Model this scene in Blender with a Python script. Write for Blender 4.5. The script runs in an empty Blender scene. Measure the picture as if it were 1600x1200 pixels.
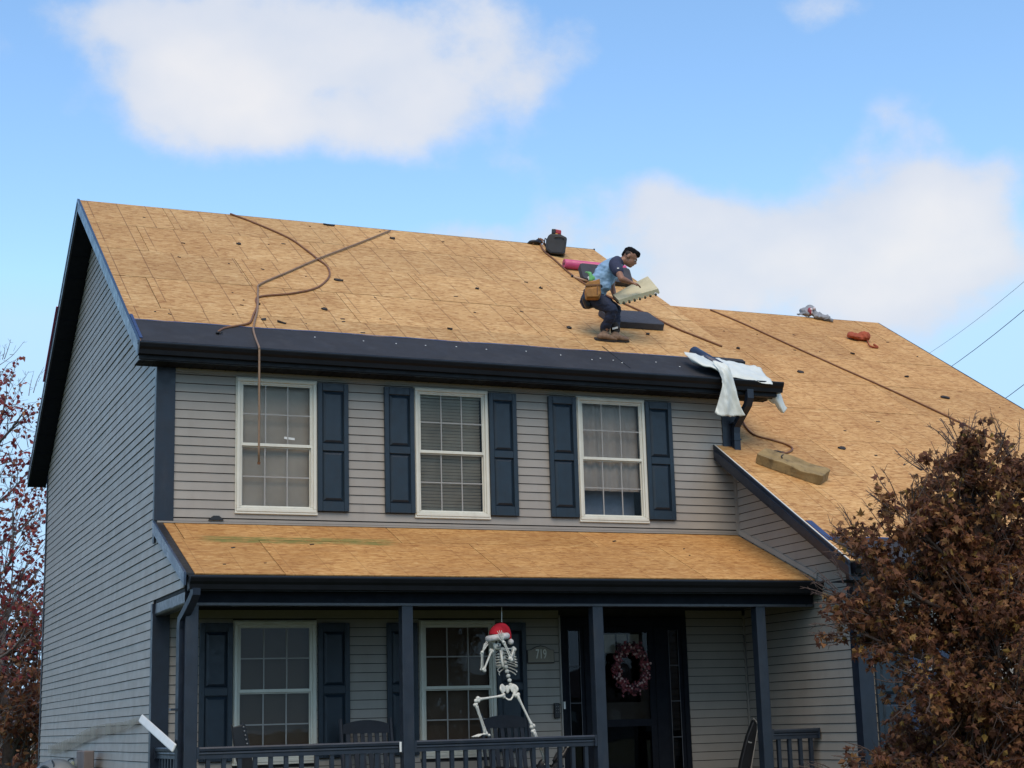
import bpy, bmesh, math, random
from mathutils import Vector, Matrix, noise as mnoise
rad = math.radians
SC = bpy.context.scene
COL = SC.collection
random.seed(11)

# ------------------------------------------------------------------ camera
F_PX = 2534.18
CAM = Vector((-3.1084, -16.7121, 1.55))
RX, RY, RZ = 0.2062, 0.0278, -0.4028
CAMROT = Matrix.Rotation(RZ, 3, 'Z') @ Matrix.Rotation(RX, 3, 'X') @ Matrix.Rotation(RY, 3, 'Y')
cd = bpy.data.cameras.new('camera'); cam = bpy.data.objects.new('camera', cd); COL.objects.link(cam)
cd.sensor_width = 36; cd.lens = F_PX / 1600 * 36; cd.clip_start = .1; cd.clip_end = 2000
cam.matrix_world = Matrix.Translation(CAM) @ (CAMROT @ Matrix.Rotation(rad(90), 3, 'X')).to_4x4()
SC.camera = cam

# ------------------------------------------------------------------ sky, sun, exposure
SUN_EL, SUN_AZ = 54.0, 198.0        # azimuth clockwise from +Y, seen from above
EXPOSURE = 1.0
SC.view_settings.view_transform = 'Standard'; SC.view_settings.look = 'None'
SC.view_settings.exposure = EXPOSURE; SC.view_settings.gamma = 1; SC.view_settings.use_curve_mapping = False
SC.render.engine = 'CYCLES'
SC.cycles.max_bounces = 5; SC.cycles.diffuse_bounces = 2; SC.cycles.glossy_bounces = 3; SC.cycles.transparent_max_bounces = 8
SC.cycles.caustics_reflective = False; SC.cycles.caustics_refractive = False

def ray(px, py):
    return CAMROT @ Vector(((px - 800) / F_PX, 1, -(py - 600) / F_PX))
def azel(px, py):
    d = ray(px, py).normalized()
    return math.atan2(d.x, d.y), math.asin(d.z)

W = bpy.data.worlds.new('World'); SC.world = W; W.use_nodes = True
W.cycles.sampling_method = 'MANUAL'; W.cycles.sample_map_resolution = 512
nt = W.node_tree; N = nt.nodes; L = nt.links
for n in list(N): N.remove(n)
def wn(t, **k):
    n = N.new(t)
    for a, b in k.items(): setattr(n, a, b)
    return n
def wmath(op, a, b=None, clamp=False):
    n = wn('ShaderNodeMath', operation=op, use_clamp=clamp)
    for i, v in enumerate((a, b)):
        if v is None: continue
        if isinstance(v, (int, float)): n.inputs[i].default_value = v
        else: L.new(v, n.inputs[i])
    return n.outputs[0]
sky = wn('ShaderNodeTexSky', sky_type='NISHITA', sun_disc=False, sun_elevation=rad(SUN_EL), sun_rotation=rad(SUN_AZ),
         air_density=1.0, dust_density=0.15, ozone_density=1.6)
tc = wn('ShaderNodeTexCoord'); sp = wn('ShaderNodeSeparateXYZ'); L.new(tc.outputs['Generated'], sp.inputs[0])
AZ = wmath('ARCTAN2', sp.outputs[0], sp.outputs[1]); EL = wmath('ARCSINE', sp.outputs[2])
def cnoise(scale, detail, rough, stretch=1.0, off=0.0):
    m = wn('ShaderNodeMapping'); L.new(tc.outputs['Generated'], m.inputs[0]); m.inputs['Scale'].default_value = (1, 1, stretch); m.inputs['Location'].default_value = (off, off * .7, off * .3)
    n = wn('ShaderNodeTexNoise'); L.new(m.outputs[0], n.inputs['Vector'])
    n.inputs['Scale'].default_value = scale; n.inputs['Detail'].default_value = detail; n.inputs['Roughness'].default_value = rough
    return n.outputs['Fac']
# cloud cover: broad noise over the whole sky with a few bigger cumulus banks
n1 = cnoise(4.6, 3, .55, 1.7, 3.1); n2 = cnoise(14, 7, .60, 1.2, 8.7)
vm = wn('ShaderNodeMapping'); L.new(tc.outputs['Generated'], vm.inputs[0]); vm.inputs['Scale'].default_value = (1, 1, 1.25)
vw = wn('ShaderNodeTexNoise'); L.new(vm.outputs[0], vw.inputs['Vector']); vw.inputs['Scale'].default_value = 30; vw.inputs['Detail'].default_value = 2
va = wn('ShaderNodeVectorMath', operation='MULTIPLY_ADD'); L.new(vw.outputs['Color'], va.inputs[0]); va.inputs[1].default_value = (.03, .03, .03); L.new(vm.outputs[0], va.inputs[2])
vo_ = wn('ShaderNodeTexVoronoi', feature='SMOOTH_F1'); L.new(va.outputs[0], vo_.inputs['Vector']); vo_.inputs['Scale'].default_value = 17; vo_.inputs['Smoothness'].default_value = .6
puff = wmath('SUBTRACT', .55, vo_.outputs['Distance'])
field = wmath('ADD', wmath('ADD', wmath('MULTIPLY', n1, 1.15), wmath('MULTIPLY', n2, .85)), wmath('MULTIPLY', puff, .42))
BANKS = [  # pixel centre of the bank in the photograph, half sizes, weight
    (500, 80, 300, 100, .46), (310, 120, 120, 90, .40), (740, 100, 180, 90, .40), (500, 200, 300, 65, .36), (270, 60, 50, 40, .15),
    (1420, 315, 120, 80, .52), (1150, 350, 200, 80, .46), (1280, 440, 360, 85, .52), (1520, 440, 110, 80, .3), (1020, 300, 50, 35, .2), (1620, 340, 45, 110, -.25),
    (1330, 10, 130, 40, .42), (780, 372, 90, 25, .22), (2000, 200, 300, 90, .4), (-450, 150, 260, 90, .4),
    (60, 120, 120, 200, -.22), (1080, 150, 180, 90, -.2), (560, 300, 330, 40, -.12), (1580, 560, 60, 60, -.2)]
for bx_, by_, rx_, ry_, wgt in BANKS:
    a0, e0 = azel(bx_, by_)
    da = wmath('DIVIDE', wmath('SUBTRACT', AZ, a0), rx_ / F_PX / max(.5, math.cos(e0)))
    de = wmath('DIVIDE', wmath('SUBTRACT', EL, e0), ry_ / F_PX)
    q = wmath('ADD', wmath('MULTIPLY', da, da), wmath('MULTIPLY', de, de))
    g = wmath('EXPONENT', wmath('MULTIPLY', q, -.9))
    field = wmath('ADD', field, wmath('MULTIPLY', g, wgt))
mr = wn('ShaderNodeMapRange', interpolation_type='SMOOTHSTEP'); L.new(field, mr.inputs[0])
mr.inputs[1].default_value = 1.12; mr.inputs[2].default_value = 1.52
mask = wmath('MULTIPLY', mr.outputs[0], .93)
# cloud tone: brighter where thick, greyer veils
cr = wn('ShaderNodeMapRange'); L.new(wmath('ADD', wmath('MULTIPLY', field, .6), wmath('MULTIPLY', cnoise(9, 3, .55, 1.6, 21.0), .8)), cr.inputs[0])
cr.inputs[1].default_value = 1.15; cr.inputs[2].default_value = 1.80
cmix = wn('ShaderNodeMix', data_type='RGBA'); L.new(cr.outputs[0], cmix.inputs[0])
cmix.inputs[6].default_value = (.60, .65, .75, 1); cmix.inputs[7].default_value = (.82, .795, .785, 1)
cap = wn('ShaderNodeVectorMath', operation='MINIMUM'); L.new(sky.outputs[0], cap.inputs[0]); cap.inputs[1].default_value = (2.3, 3.3, 4.5)   # hazy air evens out the glare at the horizon
hs = wn('ShaderNodeHueSaturation'); L.new(cap.outputs[0], hs.inputs['Color']); hs.inputs['Saturation'].default_value = 1.08; hs.inputs['Hue'].default_value = .496
bg = wn('ShaderNodeBackground'); L.new(hs.outputs[0], bg.inputs[0]); bg.inputs[1].default_value = .125
bgc = wn('ShaderNodeBackground'); L.new(cmix.outputs[2], bgc.inputs[0]); bgc.inputs[1].default_value = .57
ms = wn('ShaderNodeMixShader'); L.new(mask, ms.inputs[0]); L.new(bg.outputs[0], ms.inputs[1]); L.new(bgc.outputs[0], ms.inputs[2])
wo = wn('ShaderNodeOutputWorld'); L.new(ms.outputs[0], wo.inputs[0])

sl = bpy.data.lights.new('sun', 'SUN'); sun = bpy.data.objects.new('sun', sl); COL.objects.link(sun)
sl.energy = 1.15; sl.angle = rad(50); sl.color = (1.0, .79, .56)
sd = Vector((math.sin(rad(SUN_AZ)) * math.cos(rad(SUN_EL)), math.cos(rad(SUN_AZ)) * math.cos(rad(SUN_EL)), math.sin(rad(SUN_EL))))
sun.rotation_euler = sd.to_track_quat('Z', 'Y').to_euler()

# ------------------------------------------------------------------ mesh and object helpers
class MB:
    def __init__(s): s.v = []; s.f = []
    def add(s, vs, fs):
        o = len(s.v); s.v += [tuple(p) for p in vs]; s.f += [tuple(i + o for i in q) for q in fs]; return s
    def box(s, x0, x1, y0, y1, z0, z1):
        return s.hexa([(x0, y0, z0), (x1, y0, z0), (x1, y1, z0), (x0, y1, z0)], [(x0, y0, z1), (x1, y0, z1), (x1, y1, z1), (x0, y1, z1)])
    def hexa(s, b, t):
        n = len(b)
        return s.add(list(b) + list(t), [tuple(range(n - 1, -1, -1)), tuple(range(n, 2 * n))] + [(i, (i + 1) % n, n + (i + 1) % n, n + i) for i in range(n)])
    def obox(s, c, ax, ay, az, hx, hy, hz):
        c = Vector(c); ax = Vector(ax).normalized() * hx; ay = Vector(ay).normalized() * hy; az = Vector(az).normalized() * hz
        b = [c - ax - ay - az, c + ax - ay - az, c + ax + ay - az, c - ax + ay - az]
        return s.hexa(b, [p + 2 * az for p in b])
    def tube(s, pts, rs, seg=8, cap=True, flat=1.0, up=None):
        pts = [Vector(p) for p in pts]; n = len(pts)
        if isinstance(rs, (int, float)): rs = [rs] * n
        o = len(s.v); ref = Vector(up) if up else None; prev = None
        for i, p in enumerate(pts):
            t = (pts[min(i + 1, n - 1)] - pts[max(i - 1, 0)])
            t = t.normalized() if t.length > 1e-9 else Vector((0, 0, 1))
            if prev is None:
                r = ref if ref and abs(ref.normalized().dot(t)) < .97 else (Vector((0, 0, 1)) if abs(t.z) < .9 else Vector((1, 0, 0)))
                u = (r - t * r.dot(t)).normalized()
            else:
                u = (prev - t * prev.dot(t)); u = u.normalized() if u.length > 1e-6 else prev
            prev = u; w = t.cross(u)
            for k in range(seg):
                a = 2 * math.pi * k / seg
                s.v.append(tuple(p + (u * math.cos(a) + w * math.sin(a) * flat) * rs[i]))
        for i in range(n - 1):
            for k in range(seg):
                a = o + i * seg + k; b = o + i * seg + (k + 1) % seg
                s.f.append((a, b, b + seg, a + seg))
        if cap:
            s.f.append(tuple(o + k for k in range(seg - 1, -1, -1))); s.f.append(tuple(o + (n - 1) * seg + k for k in range(seg)))
        return s
    def ball(s, c, r, nu=12, nv=8, ax=None):
        c = Vector(c); r = Vector(r if hasattr(r, '__len__') else (r, r, r)); o = len(s.v); A = ax or Matrix.Identity(3)
        s.v.append(tuple(c + A @ Vector((0, 0, -r.z))))
        for j in range(1, nv):
            t = math.pi * j / nv - math.pi / 2
            for k in range(nu):
                a = 2 * math.pi * k / nu
                s.v.append(tuple(c + A @ Vector((r.x * math.cos(t) * math.cos(a), r.y * math.cos(t) * math.sin(a), r.z * math.sin(t)))))
        s.v.append(tuple(c + A @ Vector((0, 0, r.z)))); e = len(s.v) - 1
        for k in range(nu): s.f.append((o, o + 1 + (k + 1) % nu, o + 1 + k))
        for j in range(nv - 2):
            for k in range(nu):
                a = o + 1 + j * nu + k; b = o + 1 + j * nu + (k + 1) % nu
                s.f.append((a, b, b + nu, a + nu))
        for k in range(nu): s.f.append((e, e - nu + k, e - nu + (k + 1) % nu))
        return s
    def extrude(s, prof, a, b):
        """profile points (2-D) mapped by functions a(p), b(p) to the two 3-D ends"""
        return s.hexa([a(p) for p in prof], [b(p) for p in prof])
    def grid(s, rows, thick=0.0):
        n = len(rows); m = len(rows[0]); o = len(s.v)
        for r in rows: s.v += [tuple(p) for p in r]
        for i in range(n - 1):
            for j in range(m - 1): s.f.append((o + i * m + j, o + i * m + j + 1, o + (i + 1) * m + j + 1, o + (i + 1) * m + j))
        return s
    def mesh(s, name):
        me = bpy.data.meshes.new(name); me.from_pydata(s.v, [], s.f); me.update(); return me
    def build(s, name, mat, parent=None, smooth=False, fix=True):
        me = s.mesh(name)
        if fix:
            bm = bmesh.new(); bm.from_mesh(me); bmesh.ops.recalc_face_normals(bm, faces=bm.faces); bm.to_mesh(me); bm.free()
        return link(name, me, mat, parent, smooth)
def link(name, me, mat, parent=None, smooth=False):
    if mat is not None and not me.materials: me.materials.append(mat)
    if smooth: me.polygons.foreach_set('use_smooth', [True] * len(me.polygons)); me.update()
    o = bpy.data.objects.new(name, me); COL.objects.link(o)
    if parent is not None: o.parent = parent
    return o
def tag(o, label=None, cat=None, group=None, kind=None):
    if label: o['label'] = label
    if cat: o['category'] = cat
    if group: o['group'] = group
    if kind: o['kind'] = kind
    return o
def thing(name, label, cat, group=None, loc=(0, 0, 0)):
    o = bpy.data.objects.new(name, None); COL.objects.link(o); o.location = loc; o.empty_display_size = .1
    return tag(o, label, cat, group)
def bevel(o, w, seg=2, ang=35):
    m = o.modifiers.new('bevel', 'BEVEL'); m.width = w; m.segments = seg; m.limit_method = 'ANGLE'; m.angle_limit = rad(ang); return o
def smoothsub(o, lv=1):
    m = o.modifiers.new('sub', 'SUBSURF'); m.levels = lv; m.render_levels = lv; return o
def remeshed(name, mb, voxel, mat, parent=None, smooth_it=4):
    me = mb.mesh(name + '_src'); o = bpy.data.objects.new('tmp', me); COL.objects.link(o)
    m = o.modifiers.new('r', 'REMESH'); m.mode = 'VOXEL'; m.voxel_size = voxel
    if smooth_it: k = o.modifiers.new('s', 'SMOOTH'); k.factor = .5; k.iterations = smooth_it
    dg = bpy.context.evaluated_depsgraph_get(); dg.update()
    new = bpy.data.meshes.new_from_object(o.evaluated_get(dg)); new.name = name
    bpy.data.objects.remove(o); bpy.data.meshes.remove(me)
    return link(name, new, mat, parent, True)
def ruffle(o, fn):
    """push every vertex along its normal by fn(co)"""
    me = o.data; P = [(v.co.copy(), v.normal.copy()) for v in me.vertices]; out = []
    for p, n in P: out.extend(p + n * fn(p))
    me.vertices.foreach_set('co', out); me.update()
def catmull(pts, k=6):
    pts = [Vector(p) for p in pts]; out = []
    P = [pts[0] * 2 - pts[1]] + pts + [pts[-1] * 2 - pts[-2]]
    for i in range(1, len(P) - 2):
        for j in range(k):
            t = j / k; a, b, c, d = P[i - 1], P[i], P[i + 1], P[i + 2]
            out.append(.5 * ((2 * b) + (c - a) * t + (2 * a - 5 * b + 4 * c - d) * t * t + (3 * b - a - 3 * c + d) * t ** 3))
    out.append(pts[-1]); return out
# where a line of sight of the photograph meets a surface of the place
def on_plane(px, py, P, n):
    v = ray(px, py); n = Vector(n); t = (Vector(P) - CAM).dot(n) / v.dot(n); return CAM + v * t
def onY(px, py, Y): return on_plane(px, py, (0, Y, 0), (0, 1, 0))
def onX(px, py, X): return on_plane(px, py, (X, 0, 0), (1, 0, 0))
DV = Vector((-math.sin(RZ), math.cos(RZ), 0)); RV = Vector((math.cos(RZ), math.sin(RZ), 0))
def at_depth(px, py, d): return on_plane(px, py, CAM + DV * d, DV)

# ------------------------------------------------------------------ materials
MATS = {}
def newmat(name):
    m = bpy.data.materials.new(name); m.use_nodes = True; MATS[name] = m
    return m, m.node_tree.nodes, m.node_tree.links, m.node_tree.nodes['Principled BSDF']
class NB:
    def __init__(s, m): s.N = m.node_tree.nodes; s.L = m.node_tree.links
    def put(s, sock, v):
        if v is None: return
        if isinstance(v, (int, float)): sock.default_value = v
        elif isinstance(v, (tuple, list)): sock.default_value = v
        else: s.L.new(v, sock)
    def math(s, op, a, b=None, clamp=False):
        n = s.N.new('ShaderNodeMath'); n.operation = op; n.use_clamp = clamp; s.put(n.inputs[0], a); s.put(n.inputs[1], b); return n.outputs[0]
    def vmath(s, op, a, b=None):
        n = s.N.new('ShaderNodeVectorMath'); n.operation = op; s.put(n.inputs[0], a); s.put(n.inputs[1], b); return n.outputs[0]
    def noise(s, vec, scale, detail=4, rough=.55, dist=0, color=False):
        n = s.N.new('ShaderNodeTexNoise'); s.put(n.inputs['Vector'], vec); n.inputs['Scale'].default_value = scale
        n.inputs['Detail'].default_value = detail; n.inputs['Roughness'].default_value = rough; n.inputs['Distortion'].default_value = dist
        return n.outputs['Color' if color else 'Fac']
    def ramp(s, fac, stops):
        n = s.N.new('ShaderNodeValToRGB'); s.put(n.inputs[0], fac); e = n.color_ramp.elements
        while len(e) < len(stops): e.new(.5)
        for i, (p, c) in enumerate(stops): e[i].position = p; e[i].color = (c if len(c) == 4 else (*c, 1))
        return n.outputs[0]
    def mix(s, fac, a, b, mode='MIX'):
        n = s.N.new('ShaderNodeMix'); n.data_type = 'RGBA'; n.blend_type = mode
        s.put(n.inputs[0], fac); s.put(n.inputs[6], (*a, 1) if isinstance(a, tuple) and len(a) == 3 else a); s.put(n.inputs[7], (*b, 1) if isinstance(b, tuple) and len(b) == 3 else b); return n.outputs[2]
    def mapping(s, vec, scale=(1, 1, 1), loc=(0, 0, 0), rot=(0, 0, 0)):
        n = s.N.new('ShaderNodeMapping'); s.put(n.inputs[0], vec); n.inputs['Scale'].default_value = scale; n.inputs['Location'].default_value = loc; n.inputs['Rotation'].default_value = rot; return n.outputs[0]
    def coord(s, kind='Object'):
        n = s.N.new('ShaderNodeTexCoord'); return n.outputs[kind]
    def pos(s):
        return s.N.new('ShaderNodeNewGeometry').outputs['Position']
    def rnd(s):
        return s.N.new('ShaderNodeObjectInfo').outputs['Random']
    def maprange(s, v, a, b, c=0, d=1, smooth=False):
        n = s.N.new('ShaderNodeMapRange'); s.put(n.inputs[0], v)
        if smooth: n.interpolation_type = 'SMOOTHSTEP'
        for i, x in enumerate((a, b, c, d)): n.inputs[i + 1].default_value = x
        return n.outputs[0]
    def bump(s, h, strength=.3, dist=.01):
        n = s.N.new('ShaderNodeBump'); s.put(n.inputs['Height'], h); n.inputs['Strength'].default_value = strength; n.inputs['Distance'].default_value = dist; return n.outputs[0]
    def sep(s, v):
        n = s.N.new('ShaderNodeSeparateXYZ'); s.put(n.inputs[0], v); return n.outputs
    def comb(s, x, y, z):
        n = s.N.new('ShaderNodeCombineXYZ'); s.put(n.inputs[0], x); s.put(n.inputs[1], y); s.put(n.inputs[2], z); return n.outputs[0]
def plain(name, col, rough=.6, var=.18, scale=6, bump=0.0, bscale=60, metal=0, spec=.5, stretch=(1, 1, 1), coords='pos', perobj=0.0, dirt=None):
    """painted or solid surface with a little uneven tone, dirt and fine relief"""
    m, n_, l_, b = newmat(name); k = NB(m)
    v = k.pos() if coords == 'pos' else k.coord('Object'); v = k.mapping(v, stretch)
    f = k.noise(v, scale, 6, .6); dark = tuple(c * (1 - var) for c in col); lite = tuple(min(1, c * (1 + var)) for c in col)
    c = k.ramp(f, [(.3, dark), (.7, lite)])
    if perobj: c = k.mix(1, c, k.ramp(k.rnd(), [(0, (1 - perobj,) * 3), (1, (1 + perobj * .5,) * 3)]), 'MULTIPLY')
    if dirt:
        d = k.maprange(k.noise(k.mapping(v, (1, 1, .25)), scale * 1.7, 8, .65), .52, .75); c = k.mix(k.math('MULTIPLY', d, dirt[3]), c, tuple(dirt[:3]))
    k.put(b.inputs['Base Color'], c); k.put(b.inputs['Roughness'], k.maprange(k.noise(v, scale * 2.3, 5), .3, .7, max(.05, rough - .1), min(1, rough + .1)))
    b.inputs['Metallic'].default_value = metal; b.inputs['Specular IOR Level'].default_value = spec
    if bump: k.put(b.inputs['Normal'], k.bump(k.noise(v, bscale, 4, .6), bump, .005))
    return m

def osb(name, tint=(1, 1, 1), streak=False, aged=0.0, lines=.75):
    m, n_, l_, b = newmat(name); k = NB(m)
    o = k.coord('Object'); r = k.rnd()
    off = k.comb(k.math('MULTIPLY', r, 37.0), k.math('MULTIPLY', r, 91.0), 0.0)
    v = k.vmath('ADD', o, off)
    warp = k.noise(v, 3.0, 3, .5, color=True)
    w = k.vmath('ADD', v, k.vmath('MULTIPLY', k.vmath('SUBTRACT', warp, (.5, .5, .5)), (.10, .07, 0)))
    def strands(sx, sy, rot, loc):
        vo = n_.new('ShaderNodeTexVoronoi'); vo.feature = 'F1'; l_.new(k.mapping(w, (sx, sy, 1), loc, (0, 0, rot)), vo.inputs['Vector']); vo.inputs['Scale'].default_value = 1; vo.inputs['Randomness'].default_value = 1
        return k.sep(vo.outputs['Color'])[0]
    s1 = strands(15, 46, .14, (0, 0, 0)); s2 = strands(12, 38, -.24, (3, 7, 0)); s3 = strands(26, 78, .04, (9, 2, 0))
    f = k.math('ADD', k.math('ADD', k.math('MULTIPLY', s1, .40), k.math('MULTIPLY', s2, .34)), k.math('MULTIPLY', s3, .26))
    c = k.ramp(f, [(.15, (.36, .185, .064)), (.36, (.525, .312, .118)), (.52, (.595, .377, .150)), (.68, (.640, .420, .178)), (.88, (.72, .52, .25))])
    big = k.noise(v, .9, 4, .55); c = k.mix(1, c, k.ramp(big, [(.25, (.80, .72, .64)), (.7, (1.06, 1.05, 1.04))]), 'MULTIPLY')
    # dark slivers and knots
    dk = k.maprange(k.noise(k.mapping(w, (14, 46, 1)), 1.0, 3, .5), .69, .74); c = k.mix(k.math('MULTIPLY', dk, .6), c, (.16, .075, .03))
    kn = k.maprange(k.noise(v, 11, 2, .4), .80, .815); c = k.mix(k.math('MULTIPLY', kn, .6), c, (.07, .04, .025))
    # printed nailing lines every 0.38 m across the panel, worn away in places
    xx = k.math('DIVIDE', k.sep(o)[0], .382); fr = k.math('ABSOLUTE', k.math('SUBTRACT', k.math('FRACT', k.math('ADD', xx, 100.25)), .5))
    ln = k.math('LESS_THAN', fr, .014); wear = k.maprange(k.noise(k.vmath('ADD', v, (5, 3, 0)), 1.6, 3), .34, .46)
    c = k.mix(k.math('MULTIPLY', k.math('MULTIPLY', ln, wear), lines), c, (.17, .085, .035))
    c = k.mix(1, c, k.ramp(r, [(0, tuple(.88 * t for t in tint)), (1, tuple(1.05 * t for t in tint))]), 'MULTIPLY')
    if aged:
        y = k.sep(k.pos())[1]; st = k.maprange(k.noise(k.mapping(k.pos(), (.5, 3, 1)), 3.0, 6, .65), .45, .7)
        c = k.mix(k.math('MULTIPLY', st, aged), c, (.30, .14, .05))
    if streak:   # green lumber-crayon smear along the upper seam of the porch roof
        p = k.sep(k.pos()); wob = k.math('MULTIPLY', k.math('SUBTRACT', k.noise(k.pos(), 5, 3), .5), .06)
        yy = k.math('ABSOLUTE', k.math('SUBTRACT', k.math('ADD', p[1], wob), -.545))
        bandm = k.maprange(yy, .07, .125, 1, 0, True)
        xm = k.math('MULTIPLY', k.maprange(p[0], .28, .5, 0, 1), k.maprange(p[0], 2.2, 2.45, 1, 0)); br = k.maprange(k.noise(k.mapping(k.pos(), (2, 8, 1)), 4, 4), .3, .55)
        c = k.mix(k.math('MULTIPLY', k.math('MULTIPLY', bandm, xm), k.math('MULTIPLY', br, .85)), c, (.16, .17, .045))
    k.put(b.inputs['Base Color'], c); b.inputs['Roughness'].default_value = .72; b.inputs['Specular IOR Level'].default_value = .3
    k.put(b.inputs['Normal'], k.bump(f, .25, .004))
    return m
M_OSB = osb('osb', (.98, .94, .96)); M_OSBW = osb('osb_wing', (.98, .88, .83), lines=.5); M_OSBP = osb('osb_porch', (.93, .80, .68), streak=True, aged=.45, lines=.3)
M_SIDE = plain('siding_vinyl', (.338, .307, .268), .5, .07, 2.2, .05, 40, perobj=.05, dirt=(.2, .18, .15, .25))
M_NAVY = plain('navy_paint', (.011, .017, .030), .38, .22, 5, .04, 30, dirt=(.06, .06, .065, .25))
M_NAVYSH = plain('navy_shutter', (.012, .024, .038), .42, .15, 7, .12, 160)
M_DARKMETAL = plain('dark_gutter', (.0042, .005, .0075), .5, .2, 4, .03, 20, spec=.3)
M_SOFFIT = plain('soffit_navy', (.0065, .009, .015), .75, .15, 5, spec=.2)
M_GREYMETAL = plain('bent_flashing', (.050, .055, .066), .35, .15, 6)
M_CREAM = plain('cream_vinyl', (.72, .70, .60), .45, .06, 5, dirt=(.4, .36, .28, .25))
M_MUNTIN = plain('muntin_grey', (.34, .325, .30), .45, .06, 5)
M_MEMB = plain('membrane', (.034, .035, .040), .75, .12, 2.5, .2, 14, spec=.25, dirt=(.10, .10, .10, .2))
M_BLUE = plain('blue_film', (.03, .048, .125), .35, .25, 8, .2, 25)
M_LAPSHADE = plain('lap_shadow_wall', (.022, .021, .021), .85)  # near-black wall body; its colour stands in for shadow between siding laps
M_RAKESKY = plain('rake_sky_sheen', (.030, .055, .100), .3, .15, 4)  # navy trim in a lighter blue: sky sheen put into the base colour
M_BACK = plain('deck_underside', (.05, .04, .03), .8)
M_CONC = plain('concrete', (.34, .33, .31), .85, .2, 5, .3, 60)
M_ROOMDARK = plain('room_dark', (.035, .03, .027), .8)
M_SHADE = plain('roller_shade', (.48, .40, .325), .75, .16, 1.6, .1, 30)
M_CURT = plain('curtain', (.44, .37, .32), .8, .2, 2.4, .2, 14)
M_BLIND = plain('blind_slats', (.46, .40, .32), .6, .2, 2.4)
M_SHADEDK = plain('brown_shade', (.17, .132, .108), .7, .12, 2)
M_WOODNAVY = plain('porch_paint', (.016, .024, .038), .42, .2, 6, .1, 50, dirt=(.07, .07, .07, .3))
M_BLACK = plain('black_plastic', (.014, .014, .016), .4, .2, 8)
M_CHAIR = plain('chair_paint', (.016, .018, .027), .5, .2, 9)
M_WHITE = plain('white_paint', (.74, .75, .72), .5, .06, 5, dirt=(.5, .46, .4, .25))
M_FILM = plain('release_film', (.72, .75, .69), .42, .07, 4, .2, 18)
M_BONE = plain('bone_plastic', (.68, .68, .62), .5, .12, 12, dirt=(.28, .26, .22, .4))
M_RED = plain('red_felt', (.55, .012, .03), .85, .15, 12)
M_FUR = plain('white_plush', (.72, .70, .69), .95, .1, 40, .8, 220)
M_PINK = plain('pink_wrap', (.62, .085, .22), .38, .12, 6)
M_PADDK = plain('charcoal_foam', (.045, .047, .058), .75, .14, 9, .35, 90)
M_PADYEL = plain('cream_foam', (.60, .54, .35), .85, .10, 6, .35, 70, dirt=(.3, .24, .14, .35))
M_PADBRN = plain('dirty_foam', (.29, .20, .085), .9, .28, 6, .6, 45, dirt=(.06, .04, .02, .75))
M_HOSE = plain('air_hose', (.20, .085, .03), .5, .15, 10)
M_CORD = plain('tan_cord', (.25, .155, .09), .55, .15, 10)
M_LEATHER = plain('tan_leather', (.36, .165, .04), .7, .3, 18, .5, 60)
M_GREYCLOTH = plain('grey_fleece', (.27, .28, .30), .9, .22, 9, .5, 50)
M_REDCLOTH = plain('rust_cloth', (.36, .075, .03), .8, .25, 10, .5, 50)
M_SCRAP = plain('shingle_scrap', (.03, .027, .026), .8, .35, 30)
M_WIRE = plain('power_cable', (.11, .12, .14), .6)
M_DISH = plain('dish_paint', (.13, .155, .17), .45, .08, 6)
M_GREYWOOD = plain('weathered_post', (.17, .14, .13), .8, .15, 9, .3, 50, stretch=(1, 1, .2))
M_SKIN = plain('skin', (.30, .145, .085), .5, .08, 14)
M_HAIR = plain('hair', (.006, .005, .006), .85, .3, 30, .5, 120, spec=.15)
M_SHIRT = plain('shirt_blue', (.26, .42, .60), .85, .14, 9, .35, 40)
M_SHIRT2 = plain('shirt_navy', (.030, .036, .075), .85, .15, 14, .4, 60)
M_JEANS = plain('denim', (.016, .024, .052), .85, .3, 11, .5, 50)
M_BOOT = plain('boot_leather', (.23, .14, .085), .65, .25, 20, .3, 60)
M_SOLE = plain('boot_sole', (.03, .027, .025), .8)
M_GREEN = plain('green_plastic', (.16, .50, .17), .5)
M_LAWN = plain('lawn_grass', (.075, .085, .03), .95, .4, 1.2, .6, 12)
M_SIGNFACE = plain('sign_face', (.30, .265, .21), .6, .06, 10)
M_SIGNEDGE = plain('sign_edge', (.045, .035, .035), .5)
M_GOLD = plain('number_paint', (.80, .78, .70), .5, .05)
M_REDTOOL = plain('red_tool', (.40, .02, .04), .4)
M_YELTOOL = plain('yellow_tool', (.60, .32, .04), .45)
def glass(name, tint=(.93, .94, .94), refl=.0, rough=.015, ior=1.22):
    m, n, l, b = newmat(name); k = NB(m); n.remove(b); out = n['Material Output']
    tr = n.new('ShaderNodeBsdfTransparent'); tr.inputs[0].default_value = (*tint, 1); gl = n.new('ShaderNodeBsdfGlossy'); gl.inputs['Roughness'].default_value = rough
    fr = n.new('ShaderNodeFresnel'); fr.inputs[0].default_value = ior
    k.put(gl.inputs['Normal'], k.bump(k.noise(k.pos(), 1.7, 2), .06, .02)); f = k.math('ADD', fr.outputs[0], refl, True)
    mx = n.new('ShaderNodeMixShader'); l.new(f, mx.inputs[0]); l.new(tr.outputs[0], mx.inputs[1]); l.new(gl.outputs[0], mx.inputs[2]); l.new(mx.outputs[0], out.inputs[0]); return m
M_GLASS = glass('window_glass'); M_GLASSLO = glass('porch_glass', (.85, .83, .8), .0, .015, 1.27); M_GLASSDK = glass('dark_glass', (.35, .37, .4), .0, .015, 1.4)
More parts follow.
